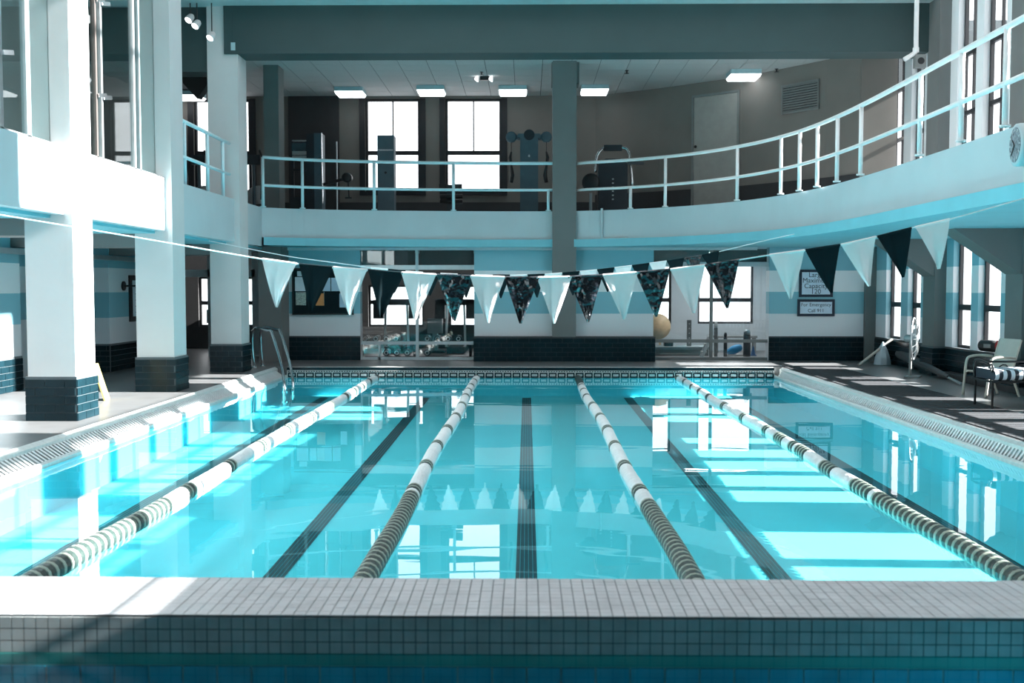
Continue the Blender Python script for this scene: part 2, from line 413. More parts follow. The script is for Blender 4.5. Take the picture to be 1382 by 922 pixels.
# ---- wall with openings: u range, v range, holes -> boxes
def holes_boxes(u0, u1, v0, v1, holes):
    us = sorted({u0, u1} | {h[0] for h in holes} | {h[1] for h in holes}); vs = sorted({v0, v1} | {h[2] for h in holes} | {h[3] for h in holes})
    us = [u for u in us if u0 <= u <= u1]; vs = [v for v in vs if v0 <= v <= v1]; out = []
    for i in range(len(us) - 1):
        run = None
        for j in range(len(vs) - 1):
            cu, cv = (us[i] + us[i + 1]) / 2, (vs[j] + vs[j + 1]) / 2
            solid = not any(h[0] < cu < h[1] and h[2] < cv < h[3] for h in holes)
            if solid: run = (run[0], vs[j + 1]) if run else (vs[j], vs[j + 1])
            if (not solid or j == len(vs) - 2) and run: out.append((us[i], us[i + 1]) + run); run = None
    return out
WN = [0]
def window(axis, pos, u0, u1, v0, v1, label, transom=None, mull=(), fw=.05, th=.06, depth_sign=1, fm='frame', gm='glass', lower_mull=None, rows=()):
    """framed window in plane axis=pos; u along the wall, v up"""
    WN[0] += 1
    def bx(mb, a, b, c_, d, t):
        if axis == 'x': mb.box(pos - t, pos + t, a, b, c_, d)
        else: mb.box(a, b, pos - t, pos + t, c_, d)
    f = MB()
    bx(f, u0, u0 + fw, v0, v1, th / 2); bx(f, u1 - fw, u1, v0, v1, th / 2); bx(f, u0 + fw, u1 - fw, v0, v0 + fw, th / 2); bx(f, u0 + fw, u1 - fw, v1 - fw, v1, th / 2)
    o = f.build(f'window_{WN[0]}', M[fm], label=label, kind='structure')
    zs = [v0 + fw]
    if transom:
        t = MB(); bx(t, u0 + fw, u1 - fw, transom - .05, transom + .05, th / 2); t.build('transom', M[fm], o); zs.append(transom)
    for r in rows:
        t = MB(); bx(t, u0 + fw, u1 - fw, r - .035, r + .035, th / 2); t.build('transom', M[fm], o)
    for m_ in mull:
        t = MB(); bx(t, m_ - .015, m_ + .015, (transom or v0) , v1 - fw, th / 2.5); t.build('mullion', M[fm], o)
    zs.append(v1 - fw)
    for i in range(len(zs) - 1):
        cuts = [u0 + fw] + (list(mull) if i == len(zs) - 2 else []) + [u1 - fw]
        for j in range(len(cuts) - 1):
            p = MB()
            if axis == 'x': p.add([(pos, cuts[j], zs[i]), (pos, cuts[j + 1], zs[i]), (pos, cuts[j + 1], zs[i + 1]), (pos, cuts[j], zs[i + 1])], [(0, 1, 2, 3)])
            else: p.add([(cuts[j], pos, zs[i]), (cuts[j + 1], pos, zs[i]), (cuts[j + 1], pos, zs[i + 1]), (cuts[j], pos, zs[i + 1])], [(0, 1, 2, 3)])
            p.build('pane', M[gm], o)
    return o

# right wall: low windows under the balcony, tall windows above it
lowY = [(21.0, 21.86), (19.95, 20.62), (17.7, 18.45), (16.6, 17.42), (14.4, 14.95), (13.25, 13.95), (12.3, 13.05), (11.35, 12.1), (10.55, 11.2), (8.35, 9.35), (7.3, 8.2), (6.2, 7.1), (3.9, 4.8), (2.7, 3.6)]
upY = [(21.0, 21.86), (19.95, 20.62), (17.7, 18.45), (16.6, 17.42), (14.0, 15.1), (12.75, 13.85), (11.5, 12.6), (10.6, 11.35), (8.6, 9.7), (7.4, 8.45), (6.15, 7.25), (3.75, 5.2), (2.75, 3.65)]
highY = [(10.7, 15.2), (6.1, 9.75), (2.5, 5.3)]
LO, HI, TOP = (.72, 2.58), (5.1, 6.55), (6.65, 14.2)
hl = [(a, b) + LO for a, b in lowY] + [(a, b) + ((3.75, 7.2) if a > 16 else HI) for a, b in upY] + [(a, b) + TOP for a, b in highY]
wr = MB()
for a, b, c_, d in holes_boxes(-2.0, 23.2, DECK, 14.6, hl): wr.box(WR, WR + .18, a, b, c_, d)
struct('wall_right', wr, M['stripes'], 'striped right wall pierced by narrow tall windows')
def order(n): return ['first', 'second', 'third', 'fourth', 'fifth', 'sixth', 'seventh', 'eighth', 'ninth', 'tenth', 'eleventh', 'twelfth', 'thirteenth', 'fourteenth', 'fifteenth'][n]
for k, (a, b) in enumerate(lowY):
    window('x', WR + .13, a, b, *LO, f'narrow dark framed lower window of the right wall, {order(k)} from the far corner', transom=1.42)
for k, (a, b) in enumerate(upY):
    window('x', WR + .13, a, b, 3.75 if a > 16 else HI[0], 7.2 if a > 16 else HI[1], f'tall dark framed upper window above the right balcony, {order(k)} from the far corner', mull=((a + b) / 2,), rows=(4.75, 5.75) if a > 16 else ())
for k, (a, b) in enumerate(highY):
    window('x', WR + .13, a, b, *TOP, f'wide high window near the roof of the right wall, {order(k)} from the far end', rows=(9.3, 11.8))

# left wall, piers with striped paint; recess between
wl = MB(); wl.box(WL - .3, WL, -2, 15.9, DECK, SLAB0); wl.box(WL - 1.3, WL - 1.0, 15.6, 19.6, DECK, SLAB0); wl.box(WL - 1.0, WL, 19.3, 22.9, DECK, SLAB0)
wl.box(WL - 1.0, WL - .3, 15.6, 15.9, DECK, SLAB0)
wall_l = struct('wall_left', wl, M['stripes'], 'striped left wall behind the white columns')
wa = MB(); wa.box(WL, WL + .012, 1, 15.9, DECK, WAIN); wa.box(WL, WL + .012, 19.3, 22.9, DECK, WAIN); wa.box(WL - 1.0, WL + .012, 19.288, 19.3, DECK, WAIN)
wa.build('tiled_wainscot', M['grout'], wall_l)
rest = MB()
for a, b, v0, v1 in bond(9.0, 15.9, DECK, WAIN):
    if a > 13.5:
        t = MB(); t.box(WL + .012, WL + .022, a, b, v0, v1); t.build('tile', M['black_tile'], wall_l)
    else: rest.box(WL + .012, WL + .022, a, b, v0, v1)
for a, b, v0, v1 in bond(19.3, 22.9, DECK, WAIN):
    t = MB(); t.box(WL + .012, WL + .022, a, b, v0, v1); t.build('tile', M['black_tile'], wall_l)
for a, b, v0, v1 in bond(WL - 1.0, WL, DECK, WAIN): rest.box(a, b, 19.278, 19.288, v0, v1)
o = rest.build('wainscot_tiles', M['black_tile'], wall_l); o['kind'] = 'stuff'

# lower back wall
xo = [at(486, 400, YB).x, at(640, 400, YB).x, at(882, 400, YB).x, at(1038, 400, YB).x]
wb = MB()
for a, b in ((-5.2, xo[0]), (xo[1], xo[2]), (xo[3], WR)): wb.box(a, b, YB, YB + .3, DECK, SLAB0)
wall_b = struct('wall_back', wb, M['stripes'], 'striped far wall below the balcony with two glazed openings')
ws = MB(); rest = MB()
for a, b in ((-5.2, xo[0]), (xo[1], xo[2]), (xo[3], WR)):
    ws.box(a, b, YB - .02, YB, DECK, WAIN)
    if b < 0 or a > 3:
        for u0, u1, v0, v1 in bond(a, b, DECK, WAIN): rest.box(u0, u1, YB - .028, YB - .02, v0, v1)
a, b = xo[1], xo[2]
ws.box(a, b, 22.23, YB - .02, DECK, WAIN)
for u0, u1, v0, v1 in bond(a, b, DECK, WAIN): rest.box(u0, u1, 22.222, 22.23, v0, v1)
ws.build('tiled_wainscot', M['dark_grout'], wall_b)
o = rest.build('wainscot_tiles', M['black_tile'], wall_b); o['kind'] = 'stuff'
rw = MB(); rest = MB(); rw.box(WR - .012, WR, 1, YB, DECK, WAIN)
for u0, u1, v0, v1 in bond(13.0, YB, DECK, WAIN): rest.box(WR - .022, WR - .012, u0, u1, v0, v1)
wrw = rw.build('baseboard_right', M['dark_grout'], label='black tiled wainscot along the right wall', kind='structure')
o = rest.build('wainscot_tiles', M['black_tile'], wrw); o['kind'] = 'stuff'
# corner return at right of the signs
c = MB(); c.box(at(1166, 400, YB).x, WR, YB - .12, YB - .0, DECK, SLAB0)
struct('column', c, M['grey_plaster'], 'grey corner pier at right of the capacity signs')

# ---- balcony slab. plan curve of its pool side edge
edge = [(-5.36, 21.3), (-4.6, 21.75), (-3.6, 22.05), (-2.4, 22.27), (-1.0, 22.42), (.4, 22.45), (1.3, 22.30), (2.2, 21.85), (3.0, 21.2), (3.7, 20.35), (4.25, 19.3), (4.6, 18.2), (4.8, 17.0), (4.9, 15.6), (4.93, 14), (4.93, 12), (4.93, 10), (4.93, 8), (4.93, 5), (4.93, 1)]
def smooth(pts, n=4):
    out = []
    for i in range(len(pts) - 1):
        p0, p1, p2, p3 = [Vector(pts[max(0, min(len(pts) - 1, i + d))]) for d in (-1, 0, 1, 2)]
        for k in range(n):
            t = k / n
            out.append(.5 * ((2 * p1) + (p2 - p0) * t + (2 * p0 - 5 * p1 + 4 * p2 - p3) * t * t + (3 * p1 - p0 - 3 * p2 + p3) * t ** 3))
    out.append(Vector(pts[-1])); return out
EC = smooth(edge, 4)
def offset(curve, d):
    out = []
    for i, p in enumerate(curve):
        t = (curve[min(i + 1, len(curve) - 1)] - curve[max(i - 1, 0)]).normalized()
        out.append(p + Vector((t.y, -t.x)) * -d)
    return out
def curve_slab(mb, c_, z0, z1):
    """solid band between the curve and the outer walls"""
    outer = []
    for p in c_:
        outer.append(Vector((p.x, 26.4)) if p.x < 4.5 and p.y > 19.0 else None)
    out2 = []
    n = len(c_)
    for i, p in enumerate(c_):
        if outer[i] is not None: out2.append(Vector((p.x * 1.0, 26.4)))
        else: out2.append(Vector((WR, min(26.4, p.y + max(0, (p.y - 16) * .2)))))
    vs = []
    for p, q in zip(c_, out2): vs += [(p.x, p.y, z0), (q.x, q.y, z0), (q.x, q.y, z1), (p.x, p.y, z1)]
    fs = []
    for i in range(n - 1):
        a, b = 4 * i, 4 * i + 4
        fs += [(a, b, b + 1, a + 1), (a + 3, a + 2, b + 2, b + 3), (a, a + 3, b + 3, b)]
    mb.add(vs, fs)
sl = MB(); curve_slab(sl, EC, SLAB1, SLAB2)
sl.box(-9.5, -5.36, -2, 21.3, SLAB1 - .18, SLAB2); sl.box(-9.5, -5.36, 21.3, 26.4, SLAB1, SLAB2)
sl.prism([(4.3, 26.4), (WR, 26.4), (WR, 19), (4.3, 19.3)], SLAB1 + .02, SLAB2 - .002)
slab = struct('balcony_slab', sl, M['fascia'], 'pale blue curved balcony wrapping the pool hall at upper floor level')
sf = MB(); curve_slab(sf, offset(EC, -.10), SLAB0, SLAB1)
sf.prism([(4.3, 26.4), (WR, 26.4), (WR, 19), (4.3, 19.3)], SLAB0 + .01, SLAB1)
sf.box(-9.5, -5.52, -2, 26.4, SLAB0 - .06, SLAB1 - .18)
sf.build('soffit', M['soffit'], slab)
# light strip along the top of the far lower wall
tr = MB(); tr.box(-5.2, 4.9, YB - .10, YB - .0, SLAB0 - .06, SLAB0)
struct('trim_2', tr, M['fascia'], 'thin pale trim along the top of the far lower wall')
# cross beams at left columns and tapered brackets at the right columns
for k, y in enumerate(COLY):
    b = MB(); b.box(WL, CX0, y + .03, y + CW - .03, 2.36, SLAB0 - .06)
    struct('trim_3' if k == 0 else 'trim_3', b, M['grey_plaster'], f'grey cross beam from the {names[k]} left column to the side wall')
for k, y in enumerate(RCY):
    b = MB(); b.prism_y([(6.2, SLAB0 + .01), (7.2, 1.96), (WR, 1.96), (WR, SLAB0 + .01)], y + .02, y + .53)
    struct('trim_4', b, M['grey_plaster'], ['tapered grey bracket under the balcony beside the spa', 'tapered grey bracket under the balcony near the round drum light', 'tapered grey bracket under the balcony beside the beige chair', 'tapered grey bracket under the balcony above the round fan'][k])

# ---- beams and ceilings
b = MB(); b.box(-5.5, 7.24, 19.26, 19.85, 6.0, 6.86); struct('beam', b, M['deep_teal'], 'long dark teal beam across the hall above the far balcony')
b = MB(); b.box(-9.4, WR, 18.9, 19.9, 6.86, 14.6); struct('beam', b, M['light_beam'], 'upper grey beam along the top edge of the photo')
b = MB()
for x0_, x1_, y0_, y1_ in holes_boxes(-9.5, 8.0, -2.2, 20, [(-5.0, -.15, 6, 18), (.15, 5.0, 6, 18)]): b.box(x0_, x1_, y0_, y1_, 14.6, 14.8)
struct('ceiling', b, M['plaster'], 'high ceiling over the pool hall with two unseen openings added for fill light')
for k, (x0_, x1_) in enumerate(((-5.0, -.15), (.15, 5.0))):  # glazed roof openings added out of view so sky fill falls from above
    f = MB(); f.box(x0_, x0_ + .06, 6, 18, 14.8, 14.88).box(x1_ - .06, x1_, 6, 18, 14.8, 14.88)
    o = f.build(f'window_{60 + k}', M['frame'], label='unseen roof glazing added for fill light above the pool, ' + ('on the left wall side' if k == 0 else 'on the right wall side'), kind='structure')
    for j in range(9):
        q = MB(); q.box(x0_ + .06, x1_ - .06, 6 + j * 1.49, 6.06 + j * 1.49, 14.8, 14.88); q.build('bar', M['frame'], o)
    for j in range(8):
        q = MB(); q.add([(x0_ + .06, 6.06 + j * 1.49, 14.84), (x1_ - .06, 6.06 + j * 1.49, 14.84), (x1_ - .06, 7.49 + j * 1.49, 14.84), (x0_ + .06, 7.49 + j * 1.49, 14.84)], [(0, 1, 2, 3)]); q.build('pane', M['glass'], o)
b = MB(); b.box(-9.5, 8.0, -2.2, -2.0, -.6, 14.6); struct('wall_front', b, M['room_dark'], 'dark wall behind the camera')
b = MB(); b.box(-9.5, -5.8, -2, 20, 6.9, 7.1); struct('ceiling', b, M['light_beam'], 'ceiling of the glazed rooms behind the left columns')
gc = MB(); gc.box(-9.5, 9, 19.85, 26.6, ZC + .012, ZC + .2)
gceil = struct('ceiling', gc, M['dark_grout'], 'tiled ceiling of the upper exercise room')
tl = MB(); tl.box(.006, .604, .006, .604, -.012, .012); tme = tl.mesh('ceiling_tile', M['gym_tile'])
for i in range(25):
    for j in range(8):
        y = 21.4 + j * .61
        x = -7.6 + i * .61
        link('ceiling_tile', tme, gceil, (x, y, ZC + .012))

# gym back wall with windows
gw = [(147, 222), (262, 338), (493, 567), (601, 677)]
holes = []
zt, zs_ = at(530, 133, YG).z, at(530, 259, YG).z
for a, b in gw: holes.append((at(a, 200, YG).x, at(b, 200, YG).x, zs_, zt))
gb_ = MB()
for a, b, c_, d in holes_boxes(-9.5, 1.9, SLAB2, ZC + .02, holes): gb_.box(a, b, YG, YG + .25, c_, d)
gwall = struct('wall_upper_back', gb_, M['gym_wall'], 'taupe rear wall of the upper exercise room with large bright windows')
wl_ = ['leftmost window of the upper exercise room, seen through the glass partition', 'upper window split by the farthest left column', 'dark framed upper window behind the tall slate cable tower', 'dark framed upper window beside the twin cable machine']
for k, (a, b, c_, d) in enumerate(holes):
    window('y', YG + .1, a, b, c_, d, wl_[k], transom=at(530, 206, YG).z, mull=((a + b) / 2,), fw=.06, th=.09)
    rv = MB(); rv.box(a - .14, a, YG - .04, YG, c_ - .05, d); rv.box(b, b + .14, YG - .04, YG, c_ - .05, d); rv.box(a - .14, b + .14, YG - .06, YG, c_ - .09, c_)
    rv.build('window_casing', M['frame'], gwall)
b = MB(); b.box(at(390, 200, YG).x, at(458, 200, YG).x, YG - .05, YG, SLAB2, ZC); b.build('dark_wall_panel', M['gym_dark'], gwall)
b = MB(); b.box(-9.5, 1.9, YG - .03, YG, SLAB2, SLAB2 + .5); b.build('dark_baseboard', M['gym_dark'], gwall)
# gym angled right wall
gp = [(1.7, 26.3), (3.15, 25.35), (4.85, 24.0), (6.25, 22.25), (6.75, 21.4)]
def wall_run(mb, pts, z0, z1, th):
    for (x0, y0), (x1, y1) in zip(pts, pts[1:]):
        d = Vector((x1 - x0, y1 - y0, 0)); nrm = Vector((-d.y, d.x, 0)).normalized()
        c_ = Vector(((x0 + x1) / 2, (y0 + y1) / 2, (z0 + z1) / 2)) + nrm * th / 2
        mb.obox(c_, d / 2, nrm * abs(th) / 2, (0, 0, (z1 - z0) / 2))
g = MB(); wall_run(g, gp, SLAB2, ZC, .2); g.box(6.7, WR, 21.4, 21.6, SLAB2, ZC + .3)
gr = struct('wall_upper_right', g, M['gym_wall'], 'angled taupe wall of the upper exercise room with a flush door')
g = MB(); wall_run(g, gp, SLAB2, 4.06, -.02); g.build('dark_wainscot', M['gym_dark'], gr)
def on_run(px, i, off=0.0):
    """plan point on wall run segment i seen under pixel column px"""
    d = ray(px, 300); k = d.x / d.y; (x0, y0), (x1, y1) = gp[i], gp[i + 1]
    t = (x0 - k * y0) / (k * (y1 - y0) - (x1 - x0)); nrm = Vector((-(y1 - y0), x1 - x0, 0)).normalized()
    return Vector((x0 + t * (x1 - x0), y0 + t * (y1 - y0), 0)) - nrm * off
a, b = on_run(935, 1), on_run(996, 1); d = (b - a); u = d.normalized(); nrm = Vector((-u.y, u.x, 0))
zt_ = at(965, 127, (a.y + b.y) / 2).z
dm = MB(); dm.obox((a + b) / 2 - nrm * .02 + Vector((0, 0, (SLAB2 + zt_) / 2)), d / 2 * .95, nrm * .018, (0, 0, (zt_ - SLAB2) / 2 - .03))
door = dm.build('door_1', M['door'], label='flush taupe door in the angled upper wall', kind='structure')
fm = MB()
for p in (a, b): fm.obox(p - nrm * .03 + Vector((0, 0, (SLAB2 + zt_) / 2)), u * .025, nrm * .03, (0, 0, (zt_ - SLAB2) / 2))
fm.obox((a + b) / 2 - nrm * .03 + Vector((0, 0, zt_)), d / 2 + u * .02, nrm * .03, (0, 0, .025)); fm.build('door_frame', M['louvre'], door)
kn = MB(); kp = a + u * .09 - nrm * .07; kn.lathe([(.02, -.03), (.035, 0), (.03, .03)], (kp.x, kp.y, at(936, 198, kp.y).z), 'y', 10); kn.build('door_knob', M['black'], door, smooth=True)
# louvred vent
a, b = on_run(1054, 2, .03), on_run(1104, 2, .03); d = b - a; u = d.normalized(); nrm = Vector((-u.y, u.x, 0)); ym = (a.y + b.y) / 2
z1_, z0_ = at(1079, 111, ym).z, at(1079, 151, ym).z
vt = thing('wall_vent', 'grey louvred vent high on the angled upper wall', 'vent', ((a.x + b.x) / 2, (a.y + b.y) / 2, (z0_ + z1_) / 2), math.atan2(u.y, u.x))
W2, H2 = d.length / 2, (z1_ - z0_) / 2
v = MB(); v.box(-W2, W2, -.02, .02, H2 - .03, H2).box(-W2, W2, -.02, .02, -H2, -H2 + .03).box(-W2, -W2 + .03, -.02, .02, -H2 + .03, H2 - .03).box(W2 - .03, W2, -.02, .02, -H2 + .03, H2 - .03); v.build('frame', M['louvre'], vt)
v = MB(); v.box(-W2 + .03, W2 - .03, .012, .02, -H2 + .03, H2 - .03); v.build('backing', M['gym_dark'], vt)
nl = 11
for k in range(nl):
    z = -H2 + .05 + k * (2 * H2 - .1) / (nl - 1); s_ = MB(); s_.obox((0, 0, z), (W2 - .03, 0, 0), (0, .014, -.012), (0, .004, .005)); s_.build('slat', M['louvre'], vt)

# gym side: left wall
b = MB(); b.box(-9.5, -9.3, -2, 26.4, SLAB2, 14.6); struct('wall_upper_left', b, M['grey_plaster'], 'grey outer wall of the upper rooms at the left')
b = MB(); b.box(-9.3, CX0, 12.3, 12.5, SLAB2, 6.9); struct('wall_upper_left_partition', b, M['grey_plaster'], 'grey partition behind the nearest left column on the upper floor')

# glazed partitions above the left parapet
def partition(y0, y1, posts, label):
    p = thing('glass_partition', label, 'partition', (0, 0, 0), kind='structure')
    g_ = MB(); ys = [y0] + [q[0] for q in posts] + [y1]
    for a, b in zip(ys, ys[1:]):
        g_ = MB(); g_.box(-5.505, -5.495, a, b, SLAB2, 6.9); g_.build('pane', M['dark_glass'], p)
    for yq, mt, wd in posts:
        q = MB(); q.box(-5.53, -5.47, yq - wd / 2, yq + wd / 2, SLAB2, 6.9); q.build('post', M[mt], p)
    t = MB(); t.box(-5.53, -5.47, y0, y1, SLAB2, SLAB2 + .05); t.build('sill_rail', M['alu'], p)
    t = MB(); t.box(-5.54, -5.46, y0, y1, 6.86, 6.9); t.build('head_rail', M['alu'], p)
    for yq, mt, wd in posts[:2]:
        for zz in (4.2, 5.4):
            t = MB(); t.beam((-5.45, yq, zz), (-5.40, yq + .12, zz + .02), .03, .05); t.build('clamp', M['chrome'], p)
    return p
partition(COLY[0] + CW, COLY[1], [(13.45, 'steel_dark', .05), (13.62, 'alu', .06), (14.75, 'alu', .07), (14.95, 'grey_metal', .05)], 'tall glass partition above the left parapet between the nearest and middle columns')
partition(8.6, COLY[0], [(10.6, 'steel_dark', .05), (11.0, 'alu', .06), (11.6, 'grey_metal', .10)], 'tall glass partition at the left edge above the parapet')

# storefront at the back left
sp = thing('door_2', 'dark glazed entrance screen behind the far left column', 'door', (0, 0, 0), kind='structure'); YS = 23.9
del sp['category']
def colx(px, Y): return at(px, 400, Y).x
q = MB(); q.box(colx(281, YS), colx(288, YS), YS - .05, YS + .05, DECK, SLAB0); q.build('post', M['grey_metal'], sp)
q = MB(); q.box(colx(341, YS), colx(352, YS), YS - .05, YS + .05, DECK, SLAB0); q.build('post', M['grey_metal'], sp)
q = MB(); q.box(colx(249, YS), colx(345, YS), YS - .05, YS + .05, at(265, 374, YS).z, at(265, 364, YS).z); q.build('head_rail', M['grey_metal'], sp)
q = MB(); q.box(colx(288, YS), colx(341, YS), YS - .005, YS + .005, DECK, SLAB0); q.build('pane', M['dark_glass'], sp)
q = MB(); q.box(colx(282, YS) - .03, colx(282, YS), YS - .11, YS - .06, at(283, 436, YS).z, at(283, 418, YS).z); q.build('handle', M['chrome'], sp)
# dark lobby behind with a bright window
lb = MB(); YL = 27.0
hz = (colx(268, YL), colx(345, YL), at(270, 441, YL).z, at(270, 374, YL).z)
hzb = (colx(497, YL), colx(572, YL), at(530, 441, YL).z, at(530, 385, YL).z); hzc = (colx(606, YL), colx(655, YL), at(530, 441, YL).z, at(530, 385, YL).z)
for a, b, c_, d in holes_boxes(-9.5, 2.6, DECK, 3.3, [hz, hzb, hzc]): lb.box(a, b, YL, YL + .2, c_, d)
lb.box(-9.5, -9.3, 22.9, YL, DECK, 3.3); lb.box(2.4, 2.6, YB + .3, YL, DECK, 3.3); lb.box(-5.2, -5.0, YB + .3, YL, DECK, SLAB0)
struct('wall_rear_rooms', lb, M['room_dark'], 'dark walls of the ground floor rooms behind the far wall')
window('y', YL + .1, *hz, 'bright lobby window behind the far left column', transom=at(270, 409, YL).z)
window('y', YL + .1, *hzb, 'bright rear window seen behind the left treadmill', transom=at(530, 408, YL).z)
window('y', YL + .1, *hzc, 'bright rear window seen behind the right treadmill', transom=at(530, 408, YL).z)
# bright room at right
rl = MB(); YR = 26.2
h1 = (colx(942, YR), colx(1017, YR), at(980, 437, YR).z, at(980, 357, YR).z); h0 = (colx(850, YR), colx(906, YR), at(980, 437, YR).z, at(980, 357, YR).z)
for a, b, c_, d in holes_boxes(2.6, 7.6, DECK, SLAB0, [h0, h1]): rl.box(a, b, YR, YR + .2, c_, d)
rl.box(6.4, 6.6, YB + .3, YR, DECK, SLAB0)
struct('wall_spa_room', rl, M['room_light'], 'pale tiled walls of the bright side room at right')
window('y', YR + .1, *h1, 'dark framed window of the bright side room, behind the steel frames', transom=at(980, 405, YR).z)
window('y', YR + .1, *h0, 'window of the bright side room at the left edge of its opening', transom=at(980, 405, YR).z)
# unseen fixture and area light added to brighten the side room
lo = thing('ceiling_light', 'unseen flat fill lamp added to the ceiling of the side room', 'ceiling light', (4.6, 24.5, SLAB0))
q = MB(); q.box(-.9, .9, -.35, .35, -.05, 0); q.build('housing', M['housing'], lo)
q = MB(); q.box(-.87, .87, -.32, .32, -.058, -.05); q.build('lens', M['lens'], lo)
ld = bpy.data.lights.new('room_fill', 'AREA'); ld.shape = 'RECTANGLE'; ld.size = 1.7; ld.size_y = .6; ld.energy = 36; ld.color = (.95, .98, 1)
lamp = bpy.data.objects.new('room_fill', ld); COL.objects.link(lamp); lamp.location = (4.6, 24.5, SLAB0 - .07)
# opening screens
def screen(x0, x1, mull_px, rail_py, fmat, label, n, transom_py=None, posts=()):
    o = thing(f'window_{n}', label, None, (0, 0, 0), kind='structure'); Y = YB + .12
    xm = colx(mull_px, Y)
    q = MB(); q.box(xm - .03, xm + .03, Y - .04, Y + .04, DECK, SLAB0); q.build('mullion', M[fmat], o)
    z = at(560, rail_py, Y).z
    for a, b in ((x0, xm - .03), (xm + .03, x1)):
        q = MB(); q.box(a, b, Y - .03, Y + .03, z - .035, z + .035); q.build('rail', M[fmat], o)
        q = MB(); q.box(a, b, Y - .004, Y + .004, DECK + .06, SLAB0 - .03); q.build('pane', M['glass'], o)
        q = MB(); q.box(a, b, Y - .03, Y + .03, DECK, DECK + .06); q.build('bottom_rail', M[fmat], o)
        if transom_py:
            zt2 = at(560, transom_py, Y).z; q = MB(); q.box(a, b, Y - .05, Y + .05, zt2 - .05, zt2 + .05); q.build('transom', M['alu'], o)
            q = MB(); q.box(a + .02, b - .02, Y + .05, Y + .08, zt2 + .05, SLAB0 - .03); q.build('transom_panel', M['room_dark'], o)
    for px in posts:
        q = MB(); xx = colx(px, Y); q.box(xx - .025, xx + .025, Y - .03, Y + .03, DECK, z - .035); q.build('post', M[fmat], o)
    return o
screen(xo[0], xo[1], 563, 463, 'fascia', 'glazed screen with pale bars in front of the dark exercise room', 90, 361, (512,))
screen(xo[2], xo[3], 960, 460, 'louvre', 'glazed screen with grey bars in front of the bright side room', 91, 357)

# ================================================================= RAILINGS
def rail_curve(pts2, z, name, m, parent, r=.03):
    t = MB(); t.tube([(p.x, p.y, z) for p in pts2], r, 8); return t.build(name, m, parent, smooth=True)
RC = offset(EC, -.09)
def x_px(p): # photo column of a plan point at rail height
    v = _rot.transposed() @ (Vector((p.x, p.y, 3.9)) - Vector((0, 0, CAMZ))); return 691 + F * v.x / -v.z
def railing(name, sub, posts_px, m, label, half=()):
    o = thing(name, label, 'railing', (sub[0].x, sub[0].y, SLAB2))
    inv = Vector((-sub[0].x, -sub[0].y, -SLAB2))
    def off(ob): ob.location = inv; return ob
    off(rail_curve(sub, 4.38, 'top_rail', m, o, .034)); off(rail_curve(sub, 3.82, 'mid_rail', m, o, .03))
    for px in posts_px:
        best = min(sub, key=lambda p: abs(x_px(p) - px)); i = sub.index(best); p = best
        for q in (sub[max(i - 1, 0)], sub[min(i + 1, len(sub) - 1)]):
            a, b = x_px(best), x_px(q)
            if abs(b - a) > .01 and 0 <= (px - a) / (b - a) <= 1: p = best.lerp(q, (px - a) / (b - a))
        t = MB(); t.tube([(p.x, p.y, SLAB2), (p.x, p.y, 3.82 if px in half else 4.38)], .032, 8); off(t.build('post', m, o, smooth=True))
        t = MB(); t.lathe([(.06, SLAB2), (.06, SLAB2 + .02)], (p.x, p.y, 0), 'z', 10); off(t.build('base_flange', m, o))
    return o
iL = [p for p in RC if p.x < .5 and p.y > 20]; iL.append(Vector((.54, RC[0].y * 0 + iL[-1].y)))
iR = [Vector((1.04, 22.44))] + [p for p in RC if p.x > 1.1]
railing('balcony_railing', iL, (343, 408, 505, 612, 740), M['rail'], 'pale blue two bar railing on the far balcony left of the centre column', half=(740,))
railing('balcony_railing', iR, (851, 898, 995, 1054, 1079, 1103, 1130, 1162, 1242, 1298, 1358), M['rail_white'], 'white railing curving from the centre column along the right balcony', half=(851,))
o = thing('balcony_railing', 'short pale blue railing between the middle and farthest left columns', 'railing', (-5.42, COLY[1] + CW, SLAB2))
t = MB(); t.tube([(0, .02, 1.0), (0, 3.05, 1.0)], .034, 8); t.build('top_rail', M['rail'], o, smooth=True)
t = MB(); t.tube([(0, .02, .44), (0, 3.05, .44)], .03, 8); t.build('mid_rail', M['rail'], o, smooth=True)
for y in (.55, 1.75, 2.65):
    t = MB(); t.tube([(0, y, 0), (0, y, 1.0)], .032, 8); t.build('post', M['rail'], o, smooth=True)

# ================================================================= LANE ROPES
def float_mesh(kind):
    m = MB()
    if kind == 'white':
        m.lathe([(.03, -.048), (.062, -.046), (.068, -.03), (.068, .03), (.062, .046), (.03, .048)], (0, 0, 0), 'y', 14); return m.mesh('float', M['float_white'], False)
    if kind == 'dark':
        m.lathe([(.03, -.05), (.066, -.048), (.07, -.03), (.07, .002)], (0, 0, 0), 'y', 14); m.cur = 1
        m.lathe([(.07, .002), (.06, .006), (.06, .010), (.072, .012)], (0, 0, 0), 'y', 14)
        m.lathe([(.072, .012), (.072, .020), (.058, .024), (.058, .030), (.070, .034), (.070, .042), (.03, .05)], (0, 0, 0), 'y', 14)
        return m.mesh('float', [M['float_dark'], M['float_cream']], False)
    m.lathe([(.03, -.048), (.064, -.046), (.066, 0), (.064, .046), (.03, .048)], (0, 0, 0), 'y', 14); return m.mesh('float', M['float_dark'], False)
FM = {k: float_mesh(k) for k in ('white', 'dark', 'solid')}
rlab = ['first from the left, beside the pool ladder', 'second from the left', 'third from the left, right of the centre lane', 'fourth from the left, nearest the lounge chairs']
